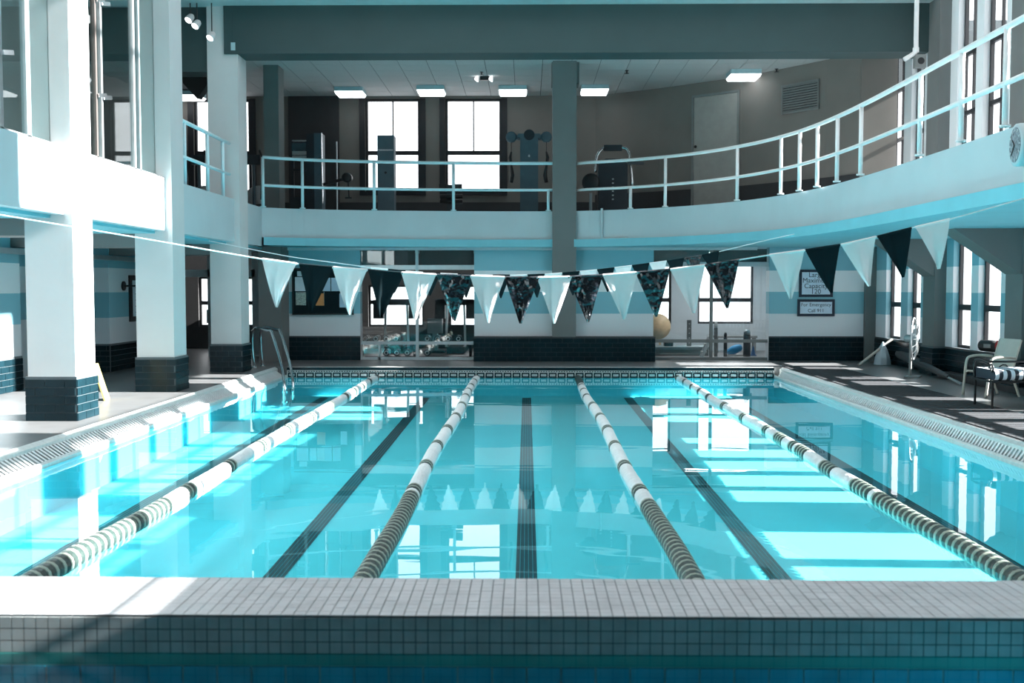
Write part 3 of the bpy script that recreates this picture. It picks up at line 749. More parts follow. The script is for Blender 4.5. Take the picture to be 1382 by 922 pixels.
for k, x in enumerate((-2.91, -.97, .97, 2.91)):
    o = thing('lane_rope', 'white and dark green floating lane rope, ' + rlab[k], 'lane rope', (x, PN, 0), group='floating lane ropes')
    ys, n = PN + .12, 0
    c = MB(); c.tube([(0, 0, .012), (0, PF - PN, .012)], .008, 6); c.build('cable', M['rope'], o)
    y = ys
    while y < PF - .15:
        rnd = random.Random(k * 1000 + n)
        if y < 8.35 + .25 * (k % 2): kd = 'dark'
        elif y < 16.5: kd = 'dark' if (n % 13) in (0, 1) else 'white'
        elif k == 2 and y > 18.6: kd = 'solid'
        else: kd = 'solid' if (n % 9) in (0, 1) else 'white'
        if k == 3 and 8.6 < y < 12.5 and (n % 10) < 4: kd = 'dark'
        link('float', FM[kd], o, (math.sin(y * .9 + k) * .018, y - PN, .015 + .004 * math.sin(y * 3)), (0, rnd.uniform(0, .5), 0)); y += .1; n += 1

# ================================================================= PENNANTS
def interp(pts, x):
    for (x0, y0), (x1, y1) in zip(pts, pts[1:]):
        if x0 <= x <= x1: return y0 + (y1 - y0) * (x - x0) / (x1 - x0)
    return pts[0][1] if x < pts[0][0] else pts[-1][1]
def pennant_mesh(wd, ht, seed, lean):
    rn = random.Random(seed); m = MB(); NU, NV = 8, 10; ph, am = rn.uniform(0, 6), rn.uniform(.006, .02)
    curl = rn.uniform(-.05, .05)
    for side in (-1, 1):
        vs = []
        for j in range(NV + 1):
            t = j / NV; hw = wd / 2 * (1 - t * .93)
            for i in range(NU + 1):
                u = i / NU * 2 - 1
                yy = am * t ** .6 * math.sin(ph + u * 3.2 + t * 2) + curl * t * t + .004 * math.sin(9 * u + 7 * t + ph)
                vs.append((u * hw + lean * t * t, yy + side * .0012, -t * ht))
        fs = [(j * (NU + 1) + i, j * (NU + 1) + i + 1, (j + 1) * (NU + 1) + i + 1, (j + 1) * (NU + 1) + i) for j in range(NV) for i in range(NU)]
        if side == 1: fs = [f[::-1] for f in fs]
        m.add(vs, fs)
    return m
def pennant_line(label, Y, rp, items, wd_px, ht_px, r):
    P = [at(px, py, Y) for px, py in rp]
    o = thing('pennant_line', label, 'pennants', P[0])
    sm = smooth([tuple(p) for p in P], 4)
    t = MB(); t.tube([p - P[0] for p in sm], r, 6); t.build('rope', M['rope'], o, smooth=True)
    curve = [(p.x, p.z) for p in sm]
    for k, (px, kind) in enumerate(items):
        c_ = at(px, 360, Y); wd, ht = wd_px * Y / F, ht_px * Y / F
        zl, zr = interp(curve, c_.x - wd / 2), interp(curve, c_.x + wd / 2)
        me = pennant_mesh(wd, ht, k + int(Y * 10), random.Random(k).uniform(-.02, .03)).mesh('pennant', M[kind], True)
        b = link('pennant', me, o, (c_.x - P[0].x, 0, (zl + zr) / 2 - P[0].z), (0, -math.atan2(zr - zl, wd), 0))
        hm = MB(); hm.tube([(-wd / 2, 0, 0), (wd / 2, 0, 0)], r * 1.9, 6); hm.build('hem', M[kind], b)
    return o
rp1 = [(-150, 264), (0, 290), (180, 320), (355, 350), (430, 359), (500, 365), (570, 370), (640, 373), (720, 375), (790, 373), (860, 368), (930, 361), (990, 352), (1040, 344), (1138, 330), (1234, 307), (1282, 296), (1382, 268), (1485, 240)]
w_, b_, v_ = 'white_vinyl', 'matte_black', 'vinyl'
it1 = [(377, w_), (427, b_), (472, w_), (520, b_), (565, w_), (613, v_), (658, w_), (704, v_), (748, w_), (790, v_), (837, w_), (881, v_), (928, w_), (974, v_), (1062, w_), (1110, b_), (1158, w_), (1206, b_), (1257, w_)]
pennant_line('front string of large black and white triangular pennants across the near pool', 9.0, rp1, it1, 47, 62, .006)
rp2 = [(282, 325), (383, 345), (440, 353), (500, 361), (560, 367), (640, 371), (720, 371), (790, 366), (850, 359), (910, 351), (960, 342), (990, 335), (1040, 323), (1072, 316)]
it2 = [(512 + 23.5 * k, [w_, b_][k % 2] if k != 18 else v_) for k in range(20)]
pennant_line('rear string of smaller looking black and white pennants near the far end', 17.8, rp2, it2, 23.5, 31, .007)

# ================================================================= SIGNS, BOARD, POSTER
def text(s_, parent, loc, size, m, align='CENTER'):
    cu = bpy.data.curves.new('lettering', 'FONT'); cu.body = s_; cu.size = size; cu.align_x = align; cu.align_y = 'CENTER'; cu.extrude = .001; cu.offset = 0
    t_ = bpy.data.objects.new('lettering_source', cu); COL.objects.link(t_)
    bpy.context.view_layer.update()
    me = bpy.data.meshes.new_from_object(t_.evaluated_get(bpy.context.evaluated_depsgraph_get())); bpy.data.objects.remove(t_)
    me.materials.clear(); me.materials.append(m)
    o = link('lettering', me, parent, loc, (R(90), 0, 0)); return o
def wall_sign(px0, py0, px1, py1, lines, size, label):
    Y = YB - .03; a, b = at(px0, py0, Y), at(px1, py1, Y); W_, H_ = (b.x - a.x), (a.z - b.z)
    o = thing('wall_sign', label, 'sign', ((a.x + b.x) / 2, YB, (a.z + b.z) / 2)); fw = .055
    f = MB(); f.box(-W_ / 2, W_ / 2, -.03, 0, H_ / 2 - fw, H_ / 2).box(-W_ / 2, W_ / 2, -.03, 0, -H_ / 2, -H_ / 2 + fw).box(-W_ / 2, -W_ / 2 + fw, -.03, 0, -H_ / 2 + fw, H_ / 2 - fw).box(W_ / 2 - fw, W_ / 2, -.03, 0, -H_ / 2 + fw, H_ / 2 - fw)
    f.build('frame', M['navy'], o)
    p = MB(); p.box(-W_ / 2 + fw, W_ / 2 - fw, -.018, 0, -H_ / 2 + fw, H_ / 2 - fw); p.build('panel', M['sign_face'], o)
    inner = H_ - 2 * fw
    for k, s_ in enumerate(lines): text(s_, o, (0, -.021, inner / 2 - inner * (k + .5) / len(lines)), size, M['ink'])
    return o
wall_sign(1079, 364, 1124, 401, ['Large', 'Maximum', 'Capacity', '120'], .145, 'navy framed capacity sign, upper of the two on the far wall')
wall_sign(1076.5, 404, 1126.5, 427, ['For Emergency', 'Call 911'], .105, 'navy framed emergency sign, lower of the two on the far wall')
# bulletin board
Y = YB - .04; a, b = at(394, 362, Y), at(477, 425, Y); W_, H_ = b.x - a.x, a.z - b.z
o = thing('bulletin_board', 'dark bulletin board with pinned papers on the far left wall', 'board', ((a.x + b.x) / 2, YB, (a.z + b.z) / 2))
q = MB(); q.box(-W_ / 2, W_ / 2, -.035, 0, -H_ / 2, H_ / 2); q.build('panel', M['matte_black'], o)
for s_ in ((-W_ / 2, W_ / 2, H_ / 2 - .03, H_ / 2), (-W_ / 2, W_ / 2, -H_ / 2, -H_ / 2 + .03), (-W_ / 2, -W_ / 2 + .03, -H_ / 2, H_ / 2), (W_ / 2 - .03, W_ / 2, -H_ / 2, H_ / 2)):
    q = MB(); q.box(s_[0], s_[1], -.055, -.035, s_[2], s_[3]); q.build('frame', M['black'], o)
for (x0, y0, x1, y1, m_) in ((398, 374, 414, 393, 'paper'), (399, 394.5, 413, 412, 'paper_green'), (426, 375, 436, 393, 'paper'), (437, 394, 437.5, 412, 'paper'), (426, 396, 437.5, 412.5, 'paper_orange'), (436, 375, 446, 393, 'paper_blue'), (447, 375, 458, 393, 'paper_blue'), (458, 396, 467, 415, 'paper_blue'), (416, 375, 425, 393, 'paper'), (401, 366, 412, 373, 'paper')):
    p0, p1 = at(x0, y0, Y), at(x1, y1, Y); q = MB(); q.box(p0.x - o.location.x, p1.x - o.location.x, -.039, -.0355, p1.z - o.location.z, p0.z - o.location.z); q.build('paper', M[m_], o)
# poster on the left wall, with a black cone lamp in front
def left_wall(px, py, X=WL):
    d = ray(px, py); return Vector((0, 0, CAMZ)) + d * (X / d.x)
a, b = left_wall(173, 371), left_wall(196, 433)
o = thing('wall_poster', 'black framed notice on the left wall behind the middle column', 'poster', (WL, (a.y + b.y) / 2, (a.z + b.z) / 2))
hw, hh = abs(b.y - a.y) / 2, 0.45
q = MB(); q.box(0, .03, -hw, hw, -hh, hh); q.build('frame', M['black'], o)
q = MB(); q.box(.03, .036, -hw + .13, hw - .13, -hh + .1, hh - .1); q.build('sheet', M['paper'], o)
for k in range(5):
    q = MB(); q.box(.036, .038, -hw + .25, hw - .3, .2 - k * .12, .215 - k * .12); q.build('text_line', M['ink'], o)
p = left_wall(170, 386)
o = thing('cone_lamp', 'small black cone shaped wall lamp beside the framed notice', 'lamp', (WL, p.y - .15, p.z))
q = MB(); q.lathe([(.09, 0), (.09, .03)], (0, 0, 0), 'x', 12); q.build('wall_plate', M['black'], o)
q = MB(); q.tube([(.03, 0, 0), (.28, 0, 0)], .018, 6); q.build('arm', M['black'], o)
q = MB(); q.lathe([(.015, .26), (.03, .28), (.13, .44), (.12, .445)], (0, 0, 0), 'x', 14); q.build('shade', M['black'], o, smooth=True)
# exit light box under left soffit, header bars
o = MB(); p = at(154, 320, 17.2); o.box(-.12, .12, -.05, .05, -.11, .11)
lb_ = thing('light_box', 'white box lamp under the soffit between the nearest and middle columns', 'lamp', (p.x, p.y, p.z)); o.build('casing', M['plaster'], lb_)
q = MB(); q.box(-.02, .02, -.02, .02, .11, SLAB0 - .04 - p.z); q.build('stem', M['alu'], lb_)
q = MB(); q.box(WL, WL + .12, 15.9, 22.5, 2.26, 2.34); struct('trim_5', q, M['alu'], 'pale metal header bar along the left wall')
q = MB(); q.box(WL, WL + .12, 9, 15.9, 2.26, 2.34); struct('trim_5', q, M['alu'], 'pale metal header bar at the left edge of the photo')
# ochre folding floor sign
p = atz(131, 541, DECK)
o = thing('floor_sign', 'ochre folding floor sign standing behind the nearest left column', 'sign', (p.x - .06, p.y + .1, DECK), R(10))
for s_ in (-1, 1):
    q = MB(); q.beam((-.10 * 1, 0, .0) if s_ < 0 else (.15, 0, 0), (.0, 0, .50), .30, .02, (1, 0, 0)); q.build('panel', M['yellow'], o)

# ================================================================= LADDER
A = [atz(343, 497, DECK), at(341, 447, 20.1), at(362, 446.5, 19.6), at(367, 450, 19.5), at(376, 480, 19.1), at(382, 505, 18.75)]
wpt = atz(384, 523, 0)
A += [wpt, wpt + Vector((.0, -.02, -.33))]
o = thing('pool_ladder', 'polished steel pool ladder at the far left corner of the pool', 'ladder', tuple(A[0]))
offB = Vector((.06, .42, 0))
for q_ in (Vector((0, 0, 0)), offB):
    t = MB(); t.tube([Vector(p) + q_ - A[0] for p in smooth([tuple(x) for x in A], 4)], .027, 10); t.build('rail', M['chrome'], o, smooth=True)
for q_ in (Vector((0, 0, 0)), offB):
    t = MB(); t.lathe([(.06, 0), (.06, .015), (.04, .03)], tuple(q_), 'z', 12); t.build('flange', M['chrome'], o)
for dz in (-.08, -.26):
    t = MB(); c0 = wpt - A[0] + Vector((0, -.01, dz)); t.beam(c0, c0 + offB, .10, .03); t.build('tread', M['chrome'], o)

# ================================================================= GYM (upper floor)
GY = 24.6
def ceil_light(px0, px1, py0, label):
    Yc = (ZC - CAMZ) / (CAMZ and 1) * 0 + atz((px0 + px1) / 2, py0, ZC).y
    a, b = at(px0, py0, Yc), at(px1, py0, Yc); W_ = b.x - a.x
    o = thing('ceiling_light', label, 'ceiling light', ((a.x + b.x) / 2, Yc + .3, ZC), group='box lights on the upper ceiling')
    q = MB(); q.box(-W_ / 2, W_ / 2, -.3, .3, -.10, -.0); q.build('housing', M['housing'], o)
    q = MB(); q.add([(x * k, y * k2, z) for z, k, k2 in ((-.10, 1, 1), (-.16, .92, .9)) for x, y in ((-W_ / 2, -.3), (W_ / 2, -.3), (W_ / 2, .3), (-W_ / 2, .3))], [(0, 1, 5, 4), (1, 2, 6, 5), (2, 3, 7, 6), (3, 0, 4, 7), (7, 6, 5, 4)]); q.build('lens', M['lens'], o)
ceil_light(451, 489, 117, 'lit box light on the upper ceiling, leftmost of the row of four')
ceil_light(562, 599, 115, 'lit box light on the upper ceiling above the gap between the windows')
ceil_light(673, 711, 115, 'lit box light on the upper ceiling just left of the centre column')
ceil_light(785, 822, 114, 'lit box light on the upper ceiling just right of the centre column')
ceil_light(987, 1028, 93, 'lit box light on the upper ceiling above the flush door')
ceil_light(212, 268, 122, 'lit box light on the upper ceiling behind the middle left column')
# emergency twin lamp and sprinklers
p = atz(654, 103, ZC)
o = thing('emergency_light', 'small twin head emergency lamp on the upper ceiling left of centre', 'lamp', (p.x, p.y, ZC))
q = MB(); q.box(-.10, .10, -.05, .05, -.09, 0); q.build('casing', M['black'], o)
for s_ in (-1, 1):
    q = MB(); q.lathe([(.02, -.06), (.07, .0), (.065, .02)], (s_ * .16, -.02, -.06), 'x', 10); q.build('lamp_head', M['lens'], o)
for k, (px, py, lb_) in enumerate(((650, 97, 'left of the centre column'), (846, 95, 'right of the centre column'), (1048, 93, 'beside the wall vent'))):
    p = atz(px, py, ZC); o = thing('sprinkler', f'tiny dark sprinkler head on the upper ceiling {lb_}', 'sprinkler', (p.x, p.y, ZC))
    q = MB(); q.lathe([(.04, 0), (.04, -.01), (.015, -.015), (.015, -.06), (.05, -.065), (.05, -.07)], (0, 0, 0), 'z', 10); q.build('head', M['black'], o)
# tall slate tower
def gz(py, Y): return at(600, py, Y).z
def cable_tower(px0, px1, py, Y, label):
    x0, x1 = colx(px0, Y), colx(px1, Y); o = thing('cable_tower', label, 'exercise machine', ((x0 + x1) / 2, Y, SLAB2)); W_ = x1 - x0; H_ = gz(py, Y) - SLAB2
    q = MB(); q.box(-W_ / 2, W_ / 2, -.18, .18, .08, H_); q.build('shroud', M['machine'], o)
    q = MB(); q.box(-W_ / 2 - .05, W_ / 2 + .05, -.35, .3, 0, .08); q.build('base', M['machine_dark'], o)
    q = MB(); q.box(-W_ / 2 + .02, W_ / 2 - .02, -.186, -.18, H_ - .35, H_ - .32); q.build('trim_line', M['alu'], o)
    q = MB(); q.lathe([(.03, -.20), (.03, -.18)], (0, 0, H_ - .85), 'y', 10); q.build('knob', M['black'], o)
    return o
cable_tower(512, 534, 184, 24.4, 'tall narrow slate cable tower in front of the left upper window')
# twin cable machine
Y = 24.4; x0, x1 = colx(702, Y), colx(726, Y); zt = gz(181, Y)
o = thing('cable_machine', 'slate twin arm cable machine left of the centre column', 'exercise machine', ((x0 + x1) / 2, Y, SLAB2)); W_ = x1 - x0; H_ = zt - SLAB2
q = MB(); q.box(-W_ / 2, W_ / 2, -.2, .2, 0, H_ - .12); q.cur = 0; q.box(-W_ * .62, W_ * .62, -.2, .2, H_ - .12, H_ - .02); q.build('tower', M['machine'], o)
q = MB(); q.lathe([(W_ * .3, -.20), (W_ * .3, -.21)], (0, 0, H_ - .05), 'y', 16); q.build('badge', M['machine_dark'], o)
q = MB(); q.box(-.02, .02, -.205, -.2, H_ - .55, H_ - .5); q.build('label_plate', M['alu'], o)
for s_, px in ((-1, 690), (1, 737)):
    xx = colx(px, Y) - (x0 + x1) / 2
    q = MB(); q.beam((s_ * W_ / 2, 0, H_ - .10), (xx, 0, H_ - .05), .08, .10); q.build('arm', M['machine'], o)
    q = MB(); q.lathe([(.10, -.04), (.13, -.02), (.13, .02), (.10, .04)], (xx, -.05, H_ - .08), 'y', 12); q.build('pulley', M['machine'], o)
    q = MB(); q.tube([(xx, -.08, H_ - .2), (xx, -.08, H_ - .42)], .008, 6); q.build('cable', M['black'], o)
    q = MB(); q.tube([(xx, -.08, H_ - .42), (xx + s_ * .03, -.08, H_ - .55), (xx, -.08, H_ - .75), (xx + s_ * -.03, -.08, H_ - .95), (xx, -.08, H_ - 1.12)], [.02, .04, .03, .045, .04], 8); q.build('strap_handle', M['black'], o, smooth=True)
# leg machine right of the centre column
Y = 24.0; xa, xb = colx(806, Y), colx(845, Y)
o = thing('leg_machine', 'black seated exercise machine with chrome hoop right of the centre column', 'exercise machine', ((xa + xb) / 2, Y, SLAB2)); W_ = xb - xa
H_ = gz(216, Y) - SLAB2
q = MB(); q.prism_y([(-W_ / 2, 0), (W_ / 2, 0), (W_ / 2, H_ - .1), (W_ / 4, H_), (-W_ / 4, H_), (-W_ / 2, H_ - .1)], -.2, .2); q.build('shroud', M['machine_dark'], o)
q = MB(); zh = gz(199, Y) - SLAB2; q.tube(smooth([(-W_ / 2 - .06, -.1, H_ - .3), (-W_ / 2 - .02, -.1, zh - .2), (-W_ / 4, -.1, zh - .02), (W_ / 4, -.1, zh - .02), (W_ / 2 + .04, -.1, zh - .15), (W_ / 2 + .12, -.15, gz(255, Y) - SLAB2)], 4), .035, 8); q.build('hoop', M['chrome'], o, smooth=True)
q = MB(); q.box(-W_ / 4 - .04, W_ / 4 + .04, -.16, -.04, zh - .1, zh + .03); q.build('console', M['machine_dark'], o)
xs = colx(796, Y) - o.location.x; q = MB(); q.lathe([(.15, -.06), (.2, -.04), (.2, .04), (.15, .06)], (xs, -.25, gz(248, Y) - SLAB2), 'y', 18); q.build('round_pad', M['black'], o, smooth=True)
q = MB(); q.tube([(xs, -.2, 0), (xs, -.2, gz(262, Y) - SLAB2)], .035, 8); q.build('pad_post', M['grey_metal'], o)
q = MB(); q.beam((W_ / 2, -.2, H_ - .1), (W_ / 2 + .35, -.3, H_ - .12), .08, .06); q.build('side_handle', M['machine_dark'], o)
for k in range(6):
    q = MB(); q.box(-.02, .02, -.206, -.2, .35 + k * .09, .38 + k * .09); q.build('weight_mark', M['alu'], o)
# weight stack machine behind the left railing
Y = 24.2; x0 = colx(428, Y)
o = thing('weight_machine', 'dark weight stack machine with padded arm, left of the upper windows', 'exercise machine', (x0, Y, SLAB2))
q = MB(); q.box(colx(418, Y) - x0, colx(428, Y) - x0, -.2, .2, 0, gz(182, Y) - SLAB2); q.build('tower', M['machine_dark'], o)
q = MB(); q.box(colx(428, Y) - x0, colx(438, Y) - x0, -.2, .2, 0, gz(181, Y) - SLAB2); q.build('tower_side', M['machine'], o)
q = MB(); q.tube([(colx(439, Y) - x0, -.2, .3), (colx(438, Y) - x0, -.2, gz(181, Y) - SLAB2)], .018, 8); q.build('guide_rod', M['chrome'], o)
q = MB(); q.tube([(colx(455, Y) - x0, .1, 0), (colx(455, Y) - x0, .1, gz(190, Y) - SLAB2)], .018, 8); q.build('guide_rod', M['alu'], o)
q = MB(); q.beam((colx(440, Y) - x0, -.2, gz(250, Y) - SLAB2), (colx(470, Y) - x0, -.2, gz(242, Y) - SLAB2), .06, .06); q.build('arm', M['black'], o)
q = MB(); q.lathe([(.09, -.12), (.11, -.10), (.11, .10), (.09, .12)], (colx(472, Y) - x0, -.2, gz(241, Y) - SLAB2), 'y', 14); q.build('pad', M['black'], o, smooth=True)
q = MB(); q.tube([(colx(473, Y) - x0, -.2, gz(246, Y) - SLAB2), (colx(474, Y) - x0, -.2, gz(267, Y) - SLAB2)], .015, 6); q.tube([(colx(469, Y) - x0, -.2, gz(268, Y) - SLAB2), (colx(478, Y) - x0, -.2, gz(268, Y) - SLAB2)], .02, 6); q.build('stirrup', M['black'], o)
Y = 24.8; x0 = colx(406, Y)
o = thing('weight_rack', 'dark rack with two white panels at the left end of the exercise room', 'rack', (x0, Y, SLAB2))
for px in (397, 416):
    q = MB(); q.box(colx(px, Y) - x0 - .03, colx(px, Y) - x0 + .03, -.05, .05, 0, gz(188, Y) - SLAB2); q.build('upright', M['machine_dark'], o)
for p0, p1, m_ in ((189, 191, 'alu'), (193, 203, 'machine'), (204, 209, 'plaster'), (210, 213, 'plaster'), (228, 231, 'machine_dark'), (250, 253, 'machine_dark')):
    q = MB(); q.box(colx(397, Y) - x0, colx(416, Y) - x0, -.06, -.02, gz(p1, Y) - SLAB2, gz(p0, Y) - SLAB2); q.build('panel', M[m_], o)
q = MB(); q.box(-.2, .2, -.1, .1, 0, .5); q.build('base', M['machine_dark'], o)
# bench with two rows of pads under the second upper window
Y = 24.6; x0 = colx(609, Y)
o = thing('ab_bench', 'small black padded exercise bench below the right upper window', 'exercise bench', (x0, Y, SLAB2))
q = MB(); q.box(-.09, .09, -.1, .1, 0, gz(250, Y) - SLAB2); q.build('post', M['machine_dark'], o)
for px in (599, 619):
    q = MB(); q.box(colx(px, Y) - x0 - .09, colx(px, Y) - x0 + .09, -.12, -.02, gz(259, Y) - SLAB2, gz(249, Y) - SLAB2); q.build('upper_pad', M['black'], o)
for py in (266, 273):
    q = MB(); q.tube([(colx(595, Y) - x0, -.15, gz(py, Y) - SLAB2), (colx(625, Y) - x0, -.15, gz(py, Y) - SLAB2)], .055, 10); q.build('roller_pad', M['black'], o, smooth=True)
# elliptical behind the left end
for px, lb_ in ((345, 'white and black cross trainer at the left end of the far railing'), (272, 'dark cross trainer behind the short left railing')):
    Y = 24.3; x0 = colx(px, Y)
    o = thing('cross_trainer', lb_, 'exercise machine', (x0, Y, SLAB2))
    q = MB(); q.box(-.3, .3, -.4, .5, 0, .12); q.build('base', M['machine_dark'], o)
    q = MB(); q.lathe([(.30, -.06), (.33, -.03), (.33, .03), (.30, .06)], (.05, .2, .42), 'y', 18); q.build('flywheel', M['plaster'], o, smooth=True)
    q = MB(); q.tube([(0, 0, .12), (0, -.05, 1.25)], .04, 8); q.build('mast', M['machine'], o)
    q = MB(); q.box(-.16, .16, -.12, -.04, 1.2, 1.42); q.build('console', M['machine_dark'], o)
    for s_ in (-1, 1):
        q = MB(); q.tube(smooth([(s_ * .18, -.1, .4), (s_ * .2, -.12, .9), (s_ * .24, -.18, 1.3), (s_ * .2, -.3, 1.5)], 3), .022, 8); q.build('handlebar', M['black'], o, smooth=True)
        q = MB(); q.beam((s_ * .18, -.35, .25), (s_ * .18, .15, .3), .12, .05); q.build('pedal', M['black'], o)
# television beside the far left column and spot lights
p = at(264, 108, 20.6)
o = thing('wall_screen', 'black tilted television mounted left of the farthest left column', 'television', tuple(p), 0)
q = MB(); q.obox((-.02, 0, 0), (.20, .0, -.22), (.03, .05, .0), (.11, 0, .15)); q.build('panel', M['black'], o)
q = MB(); q.beam((0, .03, .05), (.33, .15, .12), .05, .05); q.build('bracket', M['black'], o)
for k, (px, py) in enumerate(((257, 24), (266, 32), (286, 48))):
    p = at(px, py, 19.08); o = thing('spotlight', f'small white spotlight at upper left, {["first", "second", "third"][k]} from the edge of the middle column', 'spotlight', tuple(p), group='spotlights at upper left')
    q = MB(); q.lathe([(.035, .07), (.06, .04), (.075, -.07), (.07, -.075)], (0, 0, 0), 'z', 12); ob = q.build('can', M['plaster'], o, smooth=True); ob.rotation_euler = (R(-35), R(25), 0)
    q = MB(); q.lathe([(.066, -.078), (.06, -.08)], (0, 0, 0), 'z', 12); ob2 = q.build('lamp_lens', M['lens'], ob)
    q = MB(); q.tube([(0, 0, .03), (0, 0, 6.865 - p.z)], .012, 6); q.build('stem', M['black'], o)
q = MB(); q.box(CX0 - 2.0, CX0 + .0, 19.35, 19.85, 5.7, 6.9); struct('beam', q, M['deep_teal'], 'teal lintel beam left of the farthest left column')
# conduit box on the beam
p = at(315, 63, 19.28); o = MB(); o.box(-.04, .04, -.03, .0, -.07, .07)
sbx = thing('switch_box', 'small pale teal switch box on the dark teal beam', 'switch', tuple(p)); o.build('casing', M['housing'], sbx)
q = MB(); q.tube([(0, -.012, .07), (0, -.012, .6)], .012, 6); q.build('conduit', M['deep_teal'], sbx)

# white pipe at the right end of the beam with a small lamp
p0, p1 = at(1236, 0, 18.6), at(1236, 70, 18.6)
o = thing('drain_pipe', 'thin white pipe with elbow at the right end of the teal beam', 'pipe', tuple(p1))
q = MB(); q.tube(smooth([(0, 0, 1.2), (0, 0, .3), (0, 0, .03), (-.05, 0, -.04), (-.2, 0, -.13)], 4), .04, 10); q.build('pipe', M['rail_white'], o, smooth=True)
q = MB(); q.lathe([(.055, -.03), (.055, .05)], (0, 0, .02), 'z', 10); q.build('collar', M['rail_white'], o)
p = at(1243, 82, 18.55); o = thing('wall_speaker', 'small dark speaker on the upper right column below the pipe', 'speaker', tuple(p))
q = MB(); q.box(-.09, .09, .0, .13, -.11, .11); q.build('casing', M['louvre'], o)
q = MB(); q.lathe([(.06, -.005), (.05, .0)], (0, -.001, 0), 'y', 14); q.build('grille', M['black'], o)
q = MB(); q.beam((0, .13, 0), (.0, .19, 0), .05, .05); q.build('bracket', M['black'], o)

# pipe under the right balcony edge, with hangers
pts = [p for p in offset(EC, -.04) if p.x > 2.4]
o = thing('conduit_pipe', 'teal conduit pipe clipped under the edge of the right balcony', 'pipe', (pts[0].x, pts[0].y, 2.72))
q = MB(); q.tube([(p.x - pts[0].x, p.y - pts[0].y, 0) for p in pts], .02, 6); q.build('pipe', M['soffit'], o, smooth=True)
for p in pts[::3]:
    q = MB(); q.box(p.x - pts[0].x - .02, p.x - pts[0].x + .02, p.y - pts[0].y - .03, p.y - pts[0].y + .03, -.03, .06); q.build('clip', M['soffit'], o)
# conduit on the balcony face right of the centre column
q = MB(); p = at(812, 288, 22.2); q2 = at(812, 318, 22.2); e = at(835, 322, 21.9)
o = thing('conduit_pipe', 'pale vertical conduit on the balcony face right of the centre column', 'pipe', tuple(p))
q.tube(smooth([(0, -.06, .1), (0, -.06, -.2), (0, -.06, q2.z - p.z), (.08, -.1, q2.z - p.z - .07), (.5, -.35, q2.z - p.z - .07)], 3), .025, 8); q.build('pipe', M['fascia'], o, smooth=True)

# round drum light on the right balcony face
p = at(1366, 195, 10.15)
o = thing('drum_clock', 'round drum shaped clock with mottled dial on the right balcony face', 'clock', (4.93, p.y, p.z), R(-8))
q = MB(); q.lathe([(.20, 0), (.205, -.24), (.2, -.27), (.175, -.275)], (0, 0, 0), 'x', 32); q.build('drum', M['fascia'], o, smooth=True)
q = MB(); q.lathe([(.168, -.27), (.166, -.279)], (0, 0, 0), 'x', 32); q.build('dial', M['clock'], o)
for s_ in range(12):
    a_ = s_ * math.pi / 6; q = MB(); q.obox((-.281, .145 * math.sin(a_), .145 * math.cos(a_)), (.002, 0, 0), (0, .016 * math.sin(a_), .016 * math.cos(a_)), (0, .006 * math.cos(a_), -.006 * math.sin(a_))); q.build('hour_mark', M['plaster'], o)
for a_, l_ in ((.9, .08), (2.4, .12)):
    q = MB(); q.obox((-.284, l_ / 2 * math.sin(a_), l_ / 2 * math.cos(a_)), (.002, 0, 0), (0, l_ / 2 * math.sin(a_), l_ / 2 * math.cos(a_)), (0, .007 * math.cos(a_), -.007 * math.sin(a_))); q.build('hand', M['black'], o)

# ================================================================= DARK ROOM behind the left opening
def treadmill(pa, pb, Y, label):
    xa, xb = colx(pa, Y), colx(pb, Y); xc = (xa + xb) / 2; hw = (xb - xa) / 2
    o = thing('treadmill', label, 'treadmill', (xc, Y, DECK))
    zt = at(530, 405, Y).z - DECK; zl = at(530, 430, Y).z - DECK
    for s_ in (-1, 1):
        q = MB(); q.beam((s_ * hw, 0, .15), (s_ * (hw - .03), 0, zt - .05), .05, .07, (0, 1, 0)); q.build('upright', M['alu'], o)
        q = MB(); q.box(s_ * (hw + .14) - .12, s_ * (hw + .14) + .12, -.1, .1, zl, zt); q.build('side_hood', M['machine_dark'], o)
    q = MB(); q.box(-hw - .2, hw + .2, -.1, .08, zt - .12, zt + .02); q.build('console', M['machine_dark'], o)
    q = MB(); q.box(-hw + .02, hw - .02, -.1, 1.5, 0, .16); q.build('deck', M['machine_dark'], o)
    q = MB(); q.box(-hw + .06, hw - .06, -.05, 1.45, .16, .17); q.build('belt', M['rubber'], o)
    return o
treadmill(519, 551, 25.0, 'dark treadmill at left inside the ground floor exercise room')
treadmill(602, 628, 25.0, 'dark treadmill at right inside the ground floor exercise room')
def dumbbell(x, y, z, label, parent=None):
    o = thing('dumbbell', label, 'dumbbell', (x, y, z), group='dumbbells on the rack behind the far screen')
    q = MB(); q.lathe([(.03, -.15), (.075, -.15), (.075, -.06), (.02, -.055), (.02, .055), (.075, .06), (.075, .15), (.03, .15)], (0, 0, 0), 'y', 14); q.build('weights', M['machine_dark'], o)
    q = MB(); q.lathe([(.05, -.156), (.05, -.15)], (0, 0, 0), 'y', 12); q.build('end_cap', M['alu'], o)
    q = MB(); q.lathe([(.03, -.158), (.03, -.156)], (0, 0, 0), 'y', 12); q.build('hub', M['black'], o)
Yd = 23.6
o = thing('dumbbell_rack', 'low black two tier dumbbell rack behind the pale barred screen', 'rack', (colx(560, Yd), Yd, DECK)); cx = o.location.x
z1_, z2_ = at(560, 461.5, Yd).z - DECK, at(560, 483, Yd).z - DECK
z2_ = max(z2_, .03)
for zq in (z1_, z2_):
    q = MB(); q.box(-1.25, 1.3, -.2, .2, zq - .04, zq); q.build('shelf', M['machine_dark'], o)
for xx in (-1.2, 0, 1.25):
    q = MB(); q.box(xx - .03, xx + .03, -.15, .15, 0, z1_); q.build('upright', M['machine_dark'], o)
